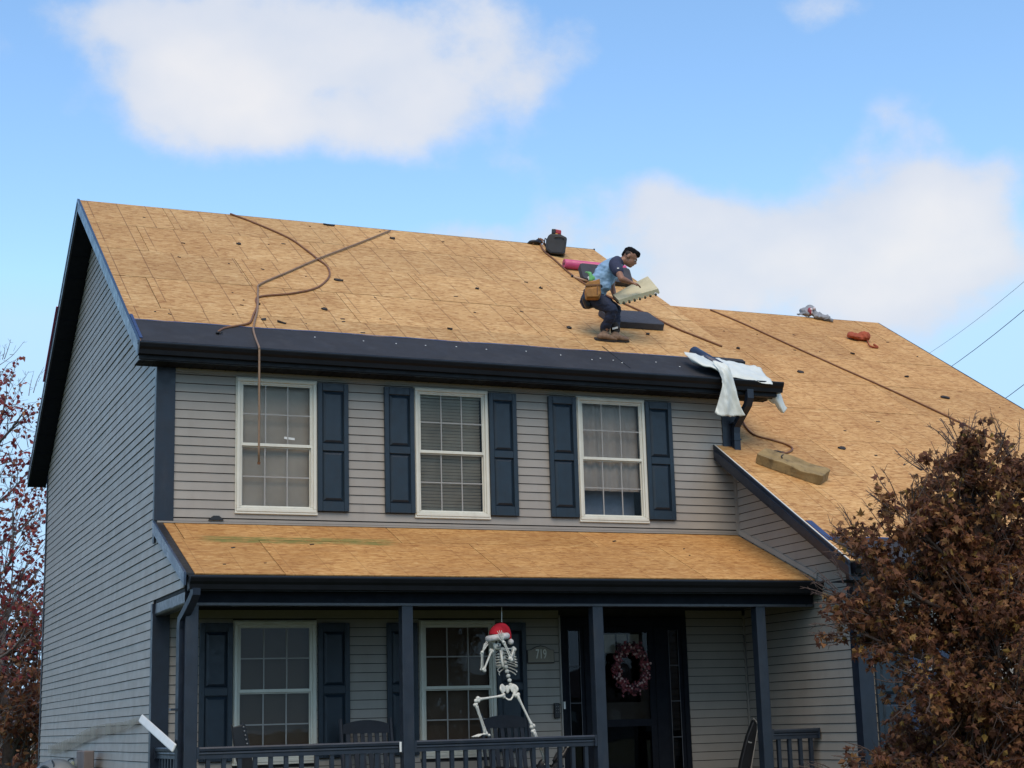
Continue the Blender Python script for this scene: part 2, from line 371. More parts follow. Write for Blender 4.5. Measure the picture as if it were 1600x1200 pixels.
def leafmat(name, stops, trans=.25):
    m, n, l, b = newmat(name); k = NB(m)
    g = n.new('ShaderNodeNewGeometry').outputs['Random Per Island']; c = k.ramp(g, stops)
    c = k.mix(1, c, k.ramp(k.noise(k.pos(), 1.4, 3), [(.3, (.70, .70, .72)), (.7, (1.15, 1.1, 1.05))]), 'MULTIPLY')
    k.put(b.inputs['Base Color'], c); b.inputs['Roughness'].default_value = .6; b.inputs['Specular IOR Level'].default_value = .3
    t = n.new('ShaderNodeBsdfTranslucent'); k.put(t.inputs[0], c); mx = n.new('ShaderNodeMixShader'); mx.inputs[0].default_value = trans
    l.new(b.outputs[0], mx.inputs[1]); l.new(t.outputs[0], mx.inputs[2]); l.new(mx.outputs[0], n['Material Output'].inputs[0]); return m
M_LEAFBR = leafmat('brown_leaves', [(0, (.11, .045, .032)), (.3, (.21, .090, .052)), (.62, (.285, .132, .066)), (.84, (.35, .18, .078)), (.95, (.37, .21, .075)), (1, (.55, .36, .10))], .45)
M_LEAFRED = leafmat('crimson_leaves', [(0, (.22, .04, .05)), (.4, (.40, .07, .08)), (.8, (.50, .14, .11)), (1, (.52, .27, .15))], .5)
M_LEAFOR = leafmat('rust_leaves', [(0, (.08, .032, .022)), (.4, (.19, .072, .04)), (.8, (.34, .15, .065)), (1, (.32, .21, .10))], .5)
M_BARKBR = plain('brown_bark', (.10, .066, .052), .85, .3, 20, .5, 60)
M_BARKGR = plain('grey_bark', (.15, .125, .115), .9, .3, 14, .5, 60)

# ------------------------------------------------------------------ measures of the house (metres)
WX = 6.90; D = 9.02; ZB = 3.675; OL = .26; OE = .294; ZE = 5.512; ZR = 8.538; XR = 7.338
SM = (ZR - ZE) / (D / 2 + OE); PITCH = math.atan(SM)
WYR = 5.02; WZR = 7.902; WX2 = 12.787; WPL = .28; WEY = -2.62; WFY = -2.27
WM = (7.9024 - 3.3473) / (5.023 + 2.2275); WPITCH = math.atan(WM); WEZ = WZR + WM * (WEY - WYR)
PEY = -1.609; PEZ = 2.997; PM = (ZB - PEZ) / 1.609; PPITCH = math.atan(PM)
def main_z(y): return ZE + SM * (y + OE)
def wing_z(y): return WZR + WM * (y - WYR)
def porch_z(y): return ZB + PM * y
NM = Vector((0, -SM, 1)).normalized(); NW = Vector((0, -WM, 1)).normalized(); NP = Vector((0, -PM, 1)).normalized()
def on_main(px, py, h=0.0): return on_plane(px, py, Vector((0, -OE, ZE)) + NM * h, NM)
def on_wing(px, py, h=0.0): return on_plane(px, py, Vector((0, WYR, WZR)) + NW * h, NW)

# ------------------------------------------------------------------ ground
g = MB()
def lawn_h(x, y):
    return 0.0
n = 40; span = 600
rows = []
for i in range(n + 1):
    rows.append([(-span + 2 * span * j / n, -span + 2 * span * i / n, 0) for j in range(n + 1)])
tag(g.grid(rows).build('ground', M_LAWN), kind='structure')

# ------------------------------------------------------------------ house shell
house = thing('house', 'two-storey grey clapboard house with navy trim and stripped plywood-coloured roof', 'house', loc=(0, 0, 0))
HP = house
CH = .0947; Z0 = 3.823 - 36 * CH    # course grid shared by all walls

LOW = {}; LOW_PARENT = [None]
def board(parent, axis, out, base, a0, a1, b0, b1, z, h, wav=0.0, name='siding_board', lip=.015, gap=.0034):
    """one lap course: lower edge a0..a1, upper edge b0..b1 along the wall; out = sign of outward normal"""
    nseg = max(1, int(abs(a1 - a0) / 1.1)) if wav else 1
    vs = []; fs = []
    def P(u, o, zz): return (u, base + out * o, zz) if axis == 'x' else (base + out * o, u, zz)
    for i in range(nseg + 1):
        t = i / nseg; ub = a0 + (a1 - a0) * t; ut = b0 + (b1 - b0) * t
        k = wav * mnoise.noise(Vector((ub * .8, z * 2.2, 3.3))) if wav else 0
        dz = wav * .5 * mnoise.noise(Vector((ub * .7, z * 1.1, 9.1))) if wav else 0
        vs += [P(ub, lip + k, z + dz + gap), P(ut, lip * .32 + k * .6, z + h - gap + dz), P(ub, .001, z + dz + gap + .001), P(ut, .001, z + h - gap + dz)]
    for i in range(nseg):
        o = 4 * i; fs += [(o, o + 4, o + 5, o + 1), (o, o + 2, o + 6, o + 4), (o + 1, o + 5, o + 7, o + 3)]
    e = 4 * nseg; fs += [(0, 1, 3, 2), (e, e + 2, e + 3, e + 1)]
    if z < 1.02 or parent is LOW_PARENT[0]:
        LOW.setdefault(parent.name, (parent, MB()))[1].add(vs, fs); return None   # below or beyond what the photo shows singly
    return MB().add(vs, fs).build(name, M_SIDE, parent)

def part(mb, name, mat, parent=None, smooth=False, label=None):
    o = mb.build(name, mat, parent or HP, smooth)
    if label: o['label'] = label
    return o
# solid wall bodies behind the boards
wall_side = part(MB().extrude([(.05, .0), (D, .0), (D, main_z(0) - .2), (D / 2, ZR - .2), (.05, main_z(0) - .2)], lambda p: (.001, p[0], p[1]), lambda p: (.15, p[0], p[1])), 'gable_wall', M_LAPSHADE)
WINS_U = [(.8213, 3.8041), (2.8208, 3.8041), (4.8129, 3.8041)]; WW = .8675; WH = 1.431
WINS_L = [(.813, 1.228), (2.842, 1.228)]
DOORX = (4.525, 6.085, 2.70)
fw = MB(); holes = [(x, x + WW, z, z + WH) for x, z in WINS_U + WINS_L] + [(DOORX[0], DOORX[1], .45, DOORX[2])]
def wall_with_holes(mb, x0, x1, z0, z1, y0, y1, holes):
    xs = sorted({x0, x1, *[v for h in holes for v in h[:2]]}); zs = sorted({z0, z1, *[v for h in holes for v in h[2:]]})
    for i in range(len(xs) - 1):
        run = None
        for j in range(len(zs) - 1):
            cx, cz = (xs[i] + xs[i + 1]) / 2, (zs[j] + zs[j + 1]) / 2
            if any(h[0] < cx < h[1] and h[2] < cz < h[3] for h in holes):
                if run is not None: mb.box(xs[i], xs[i + 1], y0, y1, run, zs[j]); run = None
            elif run is None: run = zs[j]
        if run is not None: mb.box(xs[i], xs[i + 1], y0, y1, run, zs[-1])
    return mb
wall_front = part(wall_with_holes(fw, .15, WX, .0, 5.34, .001, .14, holes), 'front_wall', M_LAPSHADE)
part(MB().box(.15, WX, D - .15, D, 0, 5.4), 'rear_wall', M_LAPSHADE)
part(MB().extrude([(0.14, 0), (D, 0), (D, main_z(0) - .2), (D / 2, ZR - .2), (.14, main_z(0) - .2)], lambda p: (WX, p[0], p[1]), lambda p: (WX + .14, p[0], p[1])), 'party_wall', M_LAPSHADE)
part(MB().box(.15, WX, .14, D - .15, 2.80, 2.95), 'upper_floor', M_ROOMDARK)
wing_side = part(MB().extrude([(WFY, 0), (.0, 0), (.0, wing_z(0) - .2), (WFY, wing_z(WFY) - .2)], lambda p: (WX + .001, p[0], p[1]), lambda p: (WX + .139, p[0], p[1])), 'wing_side_wall', M_LAPSHADE)
wing_front = part(wall_with_holes(MB(), WX + .14, 12.5, 0, wing_z(WFY) - .2, WFY + .001, WFY + .14, [(7.42, 8.5, 1.0, 2.35)]), 'wing_front_wall', M_LAPSHADE)
part(MB().extrude([(WFY, 0), (12.3, 0), (12.3, wing_z(WFY) - .2), (WYR, WZR - .2), (WFY, wing_z(WFY) - .2)], lambda p: (12.5, p[0], p[1]), lambda p: (12.36, p[0], p[1])), 'wing_end_wall', M_LAPSHADE)
part(MB().box(-.03, WX + .1, -.03, D + .03, 0, .42), 'foundation', M_CONC)

# boards: gable side
k = 0
while True:
    z = Z0 + k * CH; k += 1
    if z > 8.3: break
    if z < .42: continue
    zt = z + CH
    def lim(zz):
        under = main_z(0) - .17
        yf = (zz - under) / SM if zz > under else 0.0
        yr = D - max(0, (zz - under) / SM) if zz > under else D - .06
        if zz < ZB - .06 and zz > 2.835: yf = max(-1.46, -(ZB - .085 - zz) / PM)
        elif zz <= 2.835: yf = .075
        elif zz < under: yf = .03
        return yf, yr
    fb, rb = lim(z); ft, rt = lim(min(zt, z + CH))
    if zt > 2.835 > z: ft = fb
    if fb < 0 and ft > 0: ft = min(ft, .03)
    if ft >= rt - .05: continue
    j = random.uniform(2.2, 6.8)
    if fb < j - .6 and rb > j + .6 and ft < j - .4 and rt > j + .4:
        board(wall_side, 'y', -1, 0, fb, j, ft, j, z, CH, wav=.010, lip=.0115, gap=.0036); board(wall_side, 'y', -1, -.0012, j - .03, rb, j - .03, rt, z, CH, wav=.010, lip=.0115, gap=.0036)
    else: board(wall_side, 'y', -1, 0, fb, rb, ft, rt, z, CH, wav=.010, lip=.0115, gap=.0036)
part(MB().extrude([(-1.46, 2.84), (-.02, 2.84), (-.02, 3.58), (-1.46, 2.99)], lambda p: (.001, p[0], p[1]), lambda p: (.06, p[0], p[1])), 'porch_end_panel', M_LAPSHADE)
# boards: front wall
def courses(parent, base, x0, x1, zlo, zhi, holes, out=-1, wav=.003):
    k = 0
    while True:
        z = Z0 + k * CH; k += 1
        if z > zhi - .02: break
        if z < zlo - .03: continue
        h = min(CH, zhi - z)
        cuts = sorted([(a, b) for a, b, c, d in holes if z + h * .5 > c and z + h * .5 < d]); x = x0
        for a, b in cuts + [(x1, x1)]:
            if a - x > .03: board(parent, 'x', out, base, x, a, x, a, z, h, wav)
            x = max(x, b)
SHW = .345
uph = [(x - .012, x + WW + .012, z - .02, z + WH + .012) for x, z in WINS_U]
courses(wall_front, 0, .165, WX - .03, 3.72, 5.30, uph)
loh = [(x - .012, x + WW + .012, z - .02, z + WH + .012) for x, z in WINS_L] + [(DOORX[0] - .03, DOORX[1] + .03, .3, 2.9)]
courses(wall_front, 0, .145, WX - .03, .45, 2.78, loh)
k = 0
while True:
    z = Z0 + k * CH; k += 1
    if z < .42: continue
    def ly(zz):
        lim = wing_z(WFY) - .16
        return WFY + .09 if zz < lim else WFY + (zz - lim) / WM + .09
    if z > wing_z(-.05) - .16: break
    a, b = ly(z), ly(min(z + CH, wing_z(-.05) - .16))
    if b > -.05: b = -.05
    if a > -.08: break
    board(wing_side, 'y', -1, WX, a, -.028, b, -.028, z, CH, wav=.003, lip=.011)
LOW_PARENT[0] = wing_front
courses(wing_front, WFY, WX + .1, 12.4, .42, wing_z(WFY) - .2, [(7.36, 8.56, .94, 2.4)])

for pr_, mb_ in LOW.values(): tag(mb_.build('lower_siding', M_SIDE, pr_), kind='stuff')
# trim
part(MB().box(-.03, -.002, -.022, .07, 3.46, 5.33).box(-.03, .165, -.03, -.002, 3.69, 5.31), 'corner_trim', M_NAVY)
part(MB().box(-.03, .0, .0, .075, .4, 2.84).box(-.03, .145, -.03, -.002, .4, 2.74), 'corner_trim', M_NAVY)
part(MB().box(-.024, .0, D - .06, D + .02, .4, main_z(0) - .2), 'corner_trim', M_NAVY)
part(MB().box(WX - .03, WX - .004, -.03, -.004, 3.62, 4.55).box(WX - .045, WX - .03, -.020, -.012, 3.62, 4.6), 'inside_corner_trim', M_SIDE)
part(MB().box(6.735, WX + .04, -.028, -.002, 4.66, 5.31), 'corner_trim', M_NAVY)
part(MB().box(WX - .03, WX + .005, WFY - .03, WFY + .09, .4, wing_z(WFY) - .2).box(WX + .005, WX + .15, WFY - .03, WFY - .002, .4, wing_z(WFY) - .25), 'corner_trim', M_NAVY)
part(MB().box(WX - .025, WX - .003, -.024, -.004, .45, 2.72), 'inside_corner_trim', M_SIDE)
part(MB().box(.0, WX - .05, -.024, -.001, 3.69, 3.718).box(.0, WX - .04, -.034, -.001, 3.668, 3.686), 'base_flashing', M_SIDE)
o = MB()   # sloping flashing where the porch roof meets the wing wall
o.hexa([(WX - .03, 0, porch_z(0) + .012), (WX - .002, 0, porch_z(0) + .012), (WX - .002, -1.62, porch_z(-1.62) + .012), (WX - .03, -1.62, porch_z(-1.62) + .012)],
       [(WX - .022, 0, porch_z(0) + .07), (WX - .002, 0, porch_z(0) + .07), (WX - .002, -1.62, porch_z(-1.62) + .07), (WX - .022, -1.62, porch_z(-1.62) + .07)])
part(o, 'step_flashing', M_SIDE)
part(MB().box(.17, WX - .03, -.02, -.001, 5.268, 5.31), 'frieze_strip', M_SIDE)

# ------------------------------------------------------------------ roofs: decks, panels, edges
def deck(name, x0, x1, y0, y1, zf, th, mat, off=-.014):
    return part(MB().hexa([(x0, y0, zf(y0) + off - th), (x1, y0, zf(y0) + off - th), (x1, y1, zf(y1) + off - th), (x0, y1, zf(y1) + off - th)],
                          [(x0, y0, zf(y0) + off), (x1, y0, zf(y0) + off), (x1, y1, zf(y1) + off), (x0, y1, zf(y1) + off)]), name, mat)
PL, PH = 2.292, 1.146
def panels(parent, x0, x1, y0, y1, zf, pitch, mat, shifts, first=None, xlim=None):
    cs = math.cos(pitch); length = (y1 - y0) / cs; s = 0; row = 0; cache = {}
    while s < length - .02:
        h = min(PH if not (first and row == 0) else first, length - s); a, b = (xlim(y0 + (s + h / 2) * cs) if xlim else (x0, x1))
        x = a - shifts[row % len(shifts)] * PL
        while x < b - .02:
            xa, xb = max(x, a), min(x + PL, b)
            if xb - xa > .04:
                key = (round(xb - xa, 3), round(h, 3))
                if key not in cache:
                    w = xb - xa; m = MB().box(.004, w - .004, .0035, h - .0035, -.011, 0); me = m.mesh('sheathing_panel')
                    bm = bmesh.new(); bm.from_mesh(me); bmesh.ops.recalc_face_normals(bm, faces=bm.faces); bm.to_mesh(me); bm.free(); me.materials.append(mat); cache[key] = me
                o = bpy.data.objects.new('sheathing_panel', cache[key]); COL.objects.link(o); o.parent = parent
                yy = y0 + s * cs; o.location = (xa, yy, zf(yy) + random.uniform(-.0025, .0015)); o.rotation_euler = (pitch + random.uniform(-.0012, .0012), random.uniform(-.0006, .0006), 0)
            x += PL
        s += h; row += 1
roof_main = deck('roof', -OL + .02, XR - .02, -OE + .01, D / 2, main_z, .05, M_BACK)
rear_z = lambda y: main_z(D - y)
deck('rear_roof', -OL, XR, D / 2, D + OE, rear_z, .06, M_MEMB, off=.0)
panels(roof_main, -OL, XR, -OE, D / 2, main_z, PITCH, M_OSB, [.35, .83, .28, .74, .52])
roof_wing = deck('wing_roof', WX - WPL + .02, WX2 - .02, WEY + .01, -.003, wing_z, .05, M_BACK)
deck('wing_roof_back', WX + .15, WX2 - .02, .0, WYR, wing_z, .05, M_BACK)
deck('wing_rear_roof', WX + .15, WX2, WYR, WYR + 7.6, lambda y: wing_z(2 * WYR - y), .06, M_MEMB, off=0)
panels(roof_wing, 0, 0, WEY, WYR, wing_z, WPITCH, M_OSBW, [.2, .7, .32, .86, .45, .1], xlim=lambda y: (WX - WPL if y < .0 else (WX + .02 if y < .5 else WX + .14), WX2))
roof_porch = deck('porch_roof', .05, WX - .03, PEY + .01, -.002, porch_z, .05, M_BACK)
panels(roof_porch, .06, WX - .03, PEY, -.004, porch_z, PPITCH, M_OSBP, [.62, .95])

# membrane strips along the eaves, with the blue edge
def strip(name, x0, x1, ylo, yhi, zf, nrm, seed, label):
    rows = []; n = int((x1 - x0) / .18); rnd = random.Random(seed)
    ys = [ylo, ylo + (yhi - ylo) * .33, ylo + (yhi - ylo) * .66, yhi]
    wob = [mnoise.noise(Vector((x0 + (x1 - x0) * i / n * 1.3, seed, 0))) * .022 for i in range(n + 1)]
    top = []
    for j, y in enumerate(ys):
        r = []
        for i in range(n + 1):
            x = x0 + (x1 - x0) * i / n; yy = y + (wob[i] if j == 3 else 0)
            p = Vector((x, yy, zf(yy))) + nrm * (.004 + .004 * abs(mnoise.noise(Vector((x * 2.5, y * 6, seed)))))
            r.append(p)
        rows.append(r)
    rows = [[p - nrm * .0035 for p in rows[0]]] + rows
    o = part(MB().grid(rows), name, M_MEMB); o['label'] = label
    m = o.modifiers.new('t', 'SOLIDIFY'); m.thickness = .002; m.offset = 0
    e = MB().grid([[p + nrm * .003 + Vector((0, .030 * math.cos(PITCH), .030 * math.sin(PITCH))) * (1 + .5 * mnoise.noise(Vector((p.x * 3, 2, seed)))) for p in rows[-1]], [p + nrm * .0045 for p in rows[-1]]]).build('edge_film', M_BLUE, o)
    return o, rows
memb, mrows = strip('underlayment_strip', -OL + .01, 7.20, -OE - .012, .262, main_z, NM, 4, 'dark grey membrane strip along the upper eave')
for px, py in [(492, 527), (568, 533), (619, 537), (665, 540), (713, 542), (822, 549), (925, 562), (938, 560), (958, 563), (972, 567), (1025, 566), (1062, 573), (760, 546), (876, 555)]:
    p = on_main(px, py, .006)
    MB().tube([p, p + NM * .004], [.009, .008], 8).build('nail_cap', M_WHITE, memb)
seam = MB(); a = on_main(941, 541, .0085); b_ = on_main(985, 575, .0085)
seam.obox((a + b_) / 2, b_ - a, NM.cross(b_ - a), NM, (b_ - a).length / 2, .004, .002); seam.build('lap_seam', M_BLACK, memb)
wm, _ = strip('underlayment_strip', WX - WPL + .10, WX2, WEY - .012, -2.17, wing_z, NW, 9, 'dark grey membrane strip along the wing eave')
o = MB(); a = Vector((WX - WPL + .07, -1.83, wing_z(-1.83))) + NW * .006; b_ = Vector((WX - WPL + .07, -2.2, wing_z(-2.2))) + NW * .006
o.obox((a + b_) / 2, b_ - a, (1, 0, 0), NW, .24, .04, .003); o.build('edge_film', M_BLUE, wm)
o = MB(); a = Vector((-OL + .02, .40, main_z(.40))) + NM * .011; b_ = Vector((-OL + .02, -.25, main_z(-.25))) + NM * .011
o.obox((a + b_) / 2, b_ - a, (1, 0, 0), NM, (a - b_).length / 2, .016, .004); o.build('edge_film', M_BLUE, memb)

# rake boards and soffits of the main gable
def rake(x, ya, yb, zf, depth, th, top=.012, mat=M_NAVY, name='rake_board'):
    m = MB().hexa([(x, ya, zf(ya) - depth), (x + th, ya, zf(ya) - depth), (x + th, yb, zf(yb) - depth), (x, yb, zf(yb) - depth)],
                  [(x, ya, zf(ya) + top), (x + th, ya, zf(ya) + top), (x + th, yb, zf(yb) + top), (x, yb, zf(yb) + top)])
    return m
m = rake(-OL - .024, -OE - .02, D / 2, main_z, .155, .024); part(m, 'rake_board', M_RAKESKY)
part(rake(-OL - .030, -OE - .03, D / 2, main_z, .03, .03, .016), 'drip_edge', M_RAKESKY)
part(rake(-OL - .024, D / 2 + .0005, D + OE, rear_z, .155, .024), 'rake_board', M_NAVY)
part(rake(-OL - .030, D / 2 + .0005, D + OE, rear_z, .03, .03, .016), 'drip_edge', M_NAVY)
part(rake(XR - .03, -OE + .01, D / 2, main_z, .15, .024, -.016), 'rake_board', M_NAVY)
part(rake(XR, D / 2 + .0005, D + OE, rear_z, .15, .024), 'rake_board', M_NAVY)
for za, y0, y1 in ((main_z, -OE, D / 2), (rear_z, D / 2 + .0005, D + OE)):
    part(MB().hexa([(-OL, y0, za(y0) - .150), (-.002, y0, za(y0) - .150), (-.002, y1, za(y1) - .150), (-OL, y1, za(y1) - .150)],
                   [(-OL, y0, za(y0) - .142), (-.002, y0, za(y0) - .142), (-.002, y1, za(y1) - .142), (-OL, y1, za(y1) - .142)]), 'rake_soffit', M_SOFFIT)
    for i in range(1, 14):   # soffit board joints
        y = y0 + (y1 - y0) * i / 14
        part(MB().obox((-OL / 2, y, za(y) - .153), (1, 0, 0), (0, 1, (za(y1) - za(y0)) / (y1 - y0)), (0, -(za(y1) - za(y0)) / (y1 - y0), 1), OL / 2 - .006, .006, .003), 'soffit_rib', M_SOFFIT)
# pink wrap on the far slope, showing past the rake
o = MB(); ya, yb = D / 2 + 1.7, D / 2 + 3.0
o.obox((-OL - .022, (ya + yb) / 2, rear_z((ya + yb) / 2) + .024), (0, 1, -SM), (1, 0, 0), (0, SM, 1), (yb - ya) / 2 / math.cos(PITCH), .030, .004)
part(o, 'pink_underlayment', M_PINK)

# eave: fascia, soffit, gutter
KP = [(0, 0), (0, -.115), (.075, -.115), (.085, -.07), (.105, -.045), (.118, -.012), (.118, 0), (.112, .0), (.108, -.010), (.10, -.040), (.08, -.066), (.072, -.108), (.006, -.108), (.006, 0)]
def gutter(name, x0, x1, yb, zt, parent=None, mat=M_DARKMETAL):
    o = part(MB().extrude(KP, lambda p: (x0, yb - p[0], zt + p[1]), lambda p: (x1, yb - p[0], zt + p[1])), name, mat, parent)
    cp = [(0, 0), (0, -.115), (.075, -.115), (.085, -.07), (.105, -.045), (.118, -.012), (.118, 0)]
    for xa, xb in ((x0 - .003, x0), (x1, x1 + .003)):
        MB().extrude([(p[0] * 1.01, p[1]) for p in cp], lambda p: (xa, yb - p[0], zt + p[1]), lambda p: (xb, yb - p[0], zt + p[1])).build('end_cap', mat, o)
    MB().tube([(x0, yb - .115, zt + .001), (x1, yb - .115, zt + .001)], .006, 6).build('rolled_lip', M_NAVY, o)  # lighter than the gutter: the edge highlight is put into its colour
    x = x0 + .4
    while x < x1:
        MB().box(x, x + .02, yb - .112, yb - .002, zt - .012, zt - .008).build('hanger', mat, o); x += .75
    return o
part(MB().box(-OL, XR, -OE - .002, -OE + .018, ZE - .205, ZE - .02), 'fascia', M_NAVY)
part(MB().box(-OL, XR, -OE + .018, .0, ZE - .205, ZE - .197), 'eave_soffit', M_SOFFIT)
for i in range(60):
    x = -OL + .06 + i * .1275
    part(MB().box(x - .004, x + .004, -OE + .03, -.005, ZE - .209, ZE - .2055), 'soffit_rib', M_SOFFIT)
gutter('gutter', -OL - .02, XR + .05, -OE - .004, ZE - .040)
part(MB().box(-OL - .01, XR, -OE - .028, -OE - .0025, ZE - .198, ZE - .150), 'fascia_lip', M_DARKMETAL)
# porch eave
part(MB().box(.0, WX - .01, PEY, PEY + .02, PEZ - .16, PEZ - .018), 'porch_fascia', M_NAVY)
gutter('porch_gutter', .0, WX + .0, PEY - .004, PEZ - .035)
m = MB().hexa([(-.045, PEY - .02, porch_z(PEY) - .11), (-.022, PEY - .02, porch_z(PEY) - .11), (-.022, -.002, porch_z(0) - .11), (-.045, -.002, porch_z(0) - .11)],
              [(-.045, PEY - .02, porch_z(PEY) + .012), (-.022, PEY - .02, porch_z(PEY) + .012), (-.022, -.002, porch_z(0) + .012), (-.045, -.002, porch_z(0) + .012)]); part(m, 'porch_rake_board', M_RAKESKY)
m = MB().hexa([(-.022, PEY - .015, porch_z(PEY) - .012), (.055, PEY - .015, porch_z(PEY) - .012), (.055, -.002, porch_z(0) - .012), (-.022, -.002, porch_z(0) - .012)],
              [(-.022, PEY - .015, porch_z(PEY) + .008), (.055, PEY - .015, porch_z(PEY) + .003), (.055, -.002, porch_z(0) + .003), (-.022, -.002, porch_z(0) + .008)]); part(m, 'rake_flashing', M_BLACK)
part(MB().box(.0, WX - .005, PEY - .02, PEY + .1, PEZ - .036, PEZ - .014), 'drip_edge', M_BLACK)
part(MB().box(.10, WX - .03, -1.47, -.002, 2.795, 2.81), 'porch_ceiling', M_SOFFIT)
bm_ = MB(); rows = []
for i in range(61):
    x = .0 + (WX - .02) * i / 60; w = .004 * mnoise.noise(Vector((x * 2.3, 0, 1)))
    rows.append([(x, -1.512 + w, 2.86), (x, -1.514 + w, 2.80), (x, -1.516 - w * 1.5, 2.735 + .5 * w), (x, -1.508 + w, 2.722 + w), (x, -1.40, 2.722)])
part(bm_.grid(rows), 'porch_beam', M_SOFFIT, smooth=False)  # darker than the other trim: shade under the gutter put into its colour
part(MB().box(.0, WX - .02, -1.524, -1.40, 2.722 - .012, 2.722 + .012), 'beam_lip', M_GREYMETAL)  # paler strip: light caught by the beam's bottom edge, put into its colour
rows = []
for i in range(31):
    y = -1.50 + 1.47 * i / 30; w = .013 * mnoise.noise(Vector((y * 6.0, 0, 7))) * (1 if y > -1.1 else .3)
    rows.append([(-.004 + w * .3, y, 2.835), (-.006 + w, y, 2.80), (-.006 - w, y, 2.745 + w * .3), (-.004 + w, y, 2.715), (.10, y, 2.715)])
part(MB().grid(rows), 'porch_side_beam', M_GREYMETAL, smooth=True)
part(MB().box(.0, WX, -1.62, -.0, .30, .45), 'porch_floor', M_GREYWOOD)
part(MB().box(.02, WX, -1.58, -1.54, .0, .3), 'porch_skirt', M_NAVY)

# wing rake and eaves
m = rake(WX - WPL - .024, WEY - .02, -.02, wing_z, .17, .024); part(m, 'wing_rake_board', M_NAVY)
part(rake(WX - WPL - .045, WEY - .05, -.06, wing_z, .12, .022, -.035), 'wing_rake_moulding', M_NAVY)
part(rake(WX - WPL - .008, WEY - .0, -.02, wing_z, -.004, .016, .014), 'sheathing_edge', M_CREAM)
part(MB().hexa([(WX - WPL, WEY, wing_z(WEY) - .165), (WX - .002, WEY, wing_z(WEY) - .165), (WX - .002, -.005, wing_z(-.005) - .165), (WX - WPL, -.005, wing_z(-.005) - .165)],
               [(WX - WPL, WEY, wing_z(WEY) - .155), (WX - .002, WEY, wing_z(WEY) - .155), (WX - .002, -.005, wing_z(-.005) - .155), (WX - WPL, -.005, wing_z(-.005) - .155)]), 'wing_rake_soffit', M_SOFFIT)
part(MB().box(WX - WPL, WX2, WEY, WEY + .02, WEZ - .2, WEZ - .02), 'wing_fascia', M_NAVY)
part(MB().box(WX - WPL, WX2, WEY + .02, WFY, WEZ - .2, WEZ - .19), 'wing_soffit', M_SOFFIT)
gutter('wing_gutter', WX - WPL + .02, WX2 + .02, WEY - .004, WEZ - .022)
part(rake(WX2, WEY - .02, WYR, wing_z, .16, .024, -.0), 'wing_rake_board', M_NAVY)
o = MB()   # torn flashing at the top of the wing rake
o.tube([onY(1119, 703, -.10), onY(1128, 705, -.12), onY(1148, 707, -.12), onY(1168, 711, -.13)], [.008, .016, .02, .012], 6, flat=.5)
part(o, 'torn_flashing', M_BLACK)

# downspouts
def spout(name, pts, w=.075, d=.055, mat=M_NAVY):
    m = MB(); o = part(m.tube(pts, [w * .62] * len(pts), 4, flat=.8), name, mat); return o
def rect_run(m, pts, ax, hx, hy):
    """rectangular pipe along a polyline; ax = the axis that stays across it"""
    ax = Vector(ax).normalized(); secs = []
    pts = [Vector(p) for p in pts]
    for i, p in enumerate(pts):
        t = (pts[min(i + 1, len(pts) - 1)] - pts[max(i - 1, 0)]).normalized(); n_ = t.cross(ax).normalized()
        secs.append([p - ax * hx - n_ * hy, p + ax * hx - n_ * hy, p + ax * hx + n_ * hy, p - ax * hx + n_ * hy])
    o = len(m.v)
    for s_ in secs: m.v += [tuple(q) for q in s_]
    for i in range(len(secs) - 1):
        for k_ in range(4): m.f.append((o + 4 * i + k_, o + 4 * i + (k_ + 1) % 4, o + 4 * i + 4 + (k_ + 1) % 4, o + 4 * i + 4 + k_))
    m.f.append((o, o + 1, o + 2, o + 3)); e = o + 4 * (len(secs) - 1); m.f.append((e, e + 1, e + 2, e + 3)); return m
ds = part(rect_run(MB(), [(6.93, -.36, ZE - .14), (6.93, -.36, ZE - .24), (6.925, -.32, ZE - .32), (6.905, -.16, ZE - .46), (6.89, -.085, ZE - .54), (6.885, -.075, ZE - .62), (6.885, -.075, 4.62)], (1, 0, 0), .042, .032), 'downspout', M_NAVY)
rect_run(MB(), [(6.885, -.075, 4.64), (6.89, -.085, 4.585), (6.93, -.11, 4.565), (7.0, -.13, 4.555)], (0, 1, .2), .045, .032).build('outlet_elbow', M_BLACK, ds)
for z in (4.8, 5.0): MB().box(6.835, 6.935, -.115, -.03, z, z + .02).build('strap', M_NAVY, ds)
ds = part(rect_run(MB(), [(.055, -1.67, PEZ - .14), (.055, -1.67, PEZ - .19), (.045, -1.62, PEZ - .24), (.01, -1.52, PEZ - .345), (-.012, -1.44, PEZ - .41), (-.014, -1.42, PEZ - .50), (-.014, -1.42, .15)], (1, .25, 0), .040, .03), 'downspout', M_NAVY)
for z in (1.75, .7): MB().box(-.11, .0, -1.45, -1.36, z, z + .02).build('strap', M_NAVY, ds)
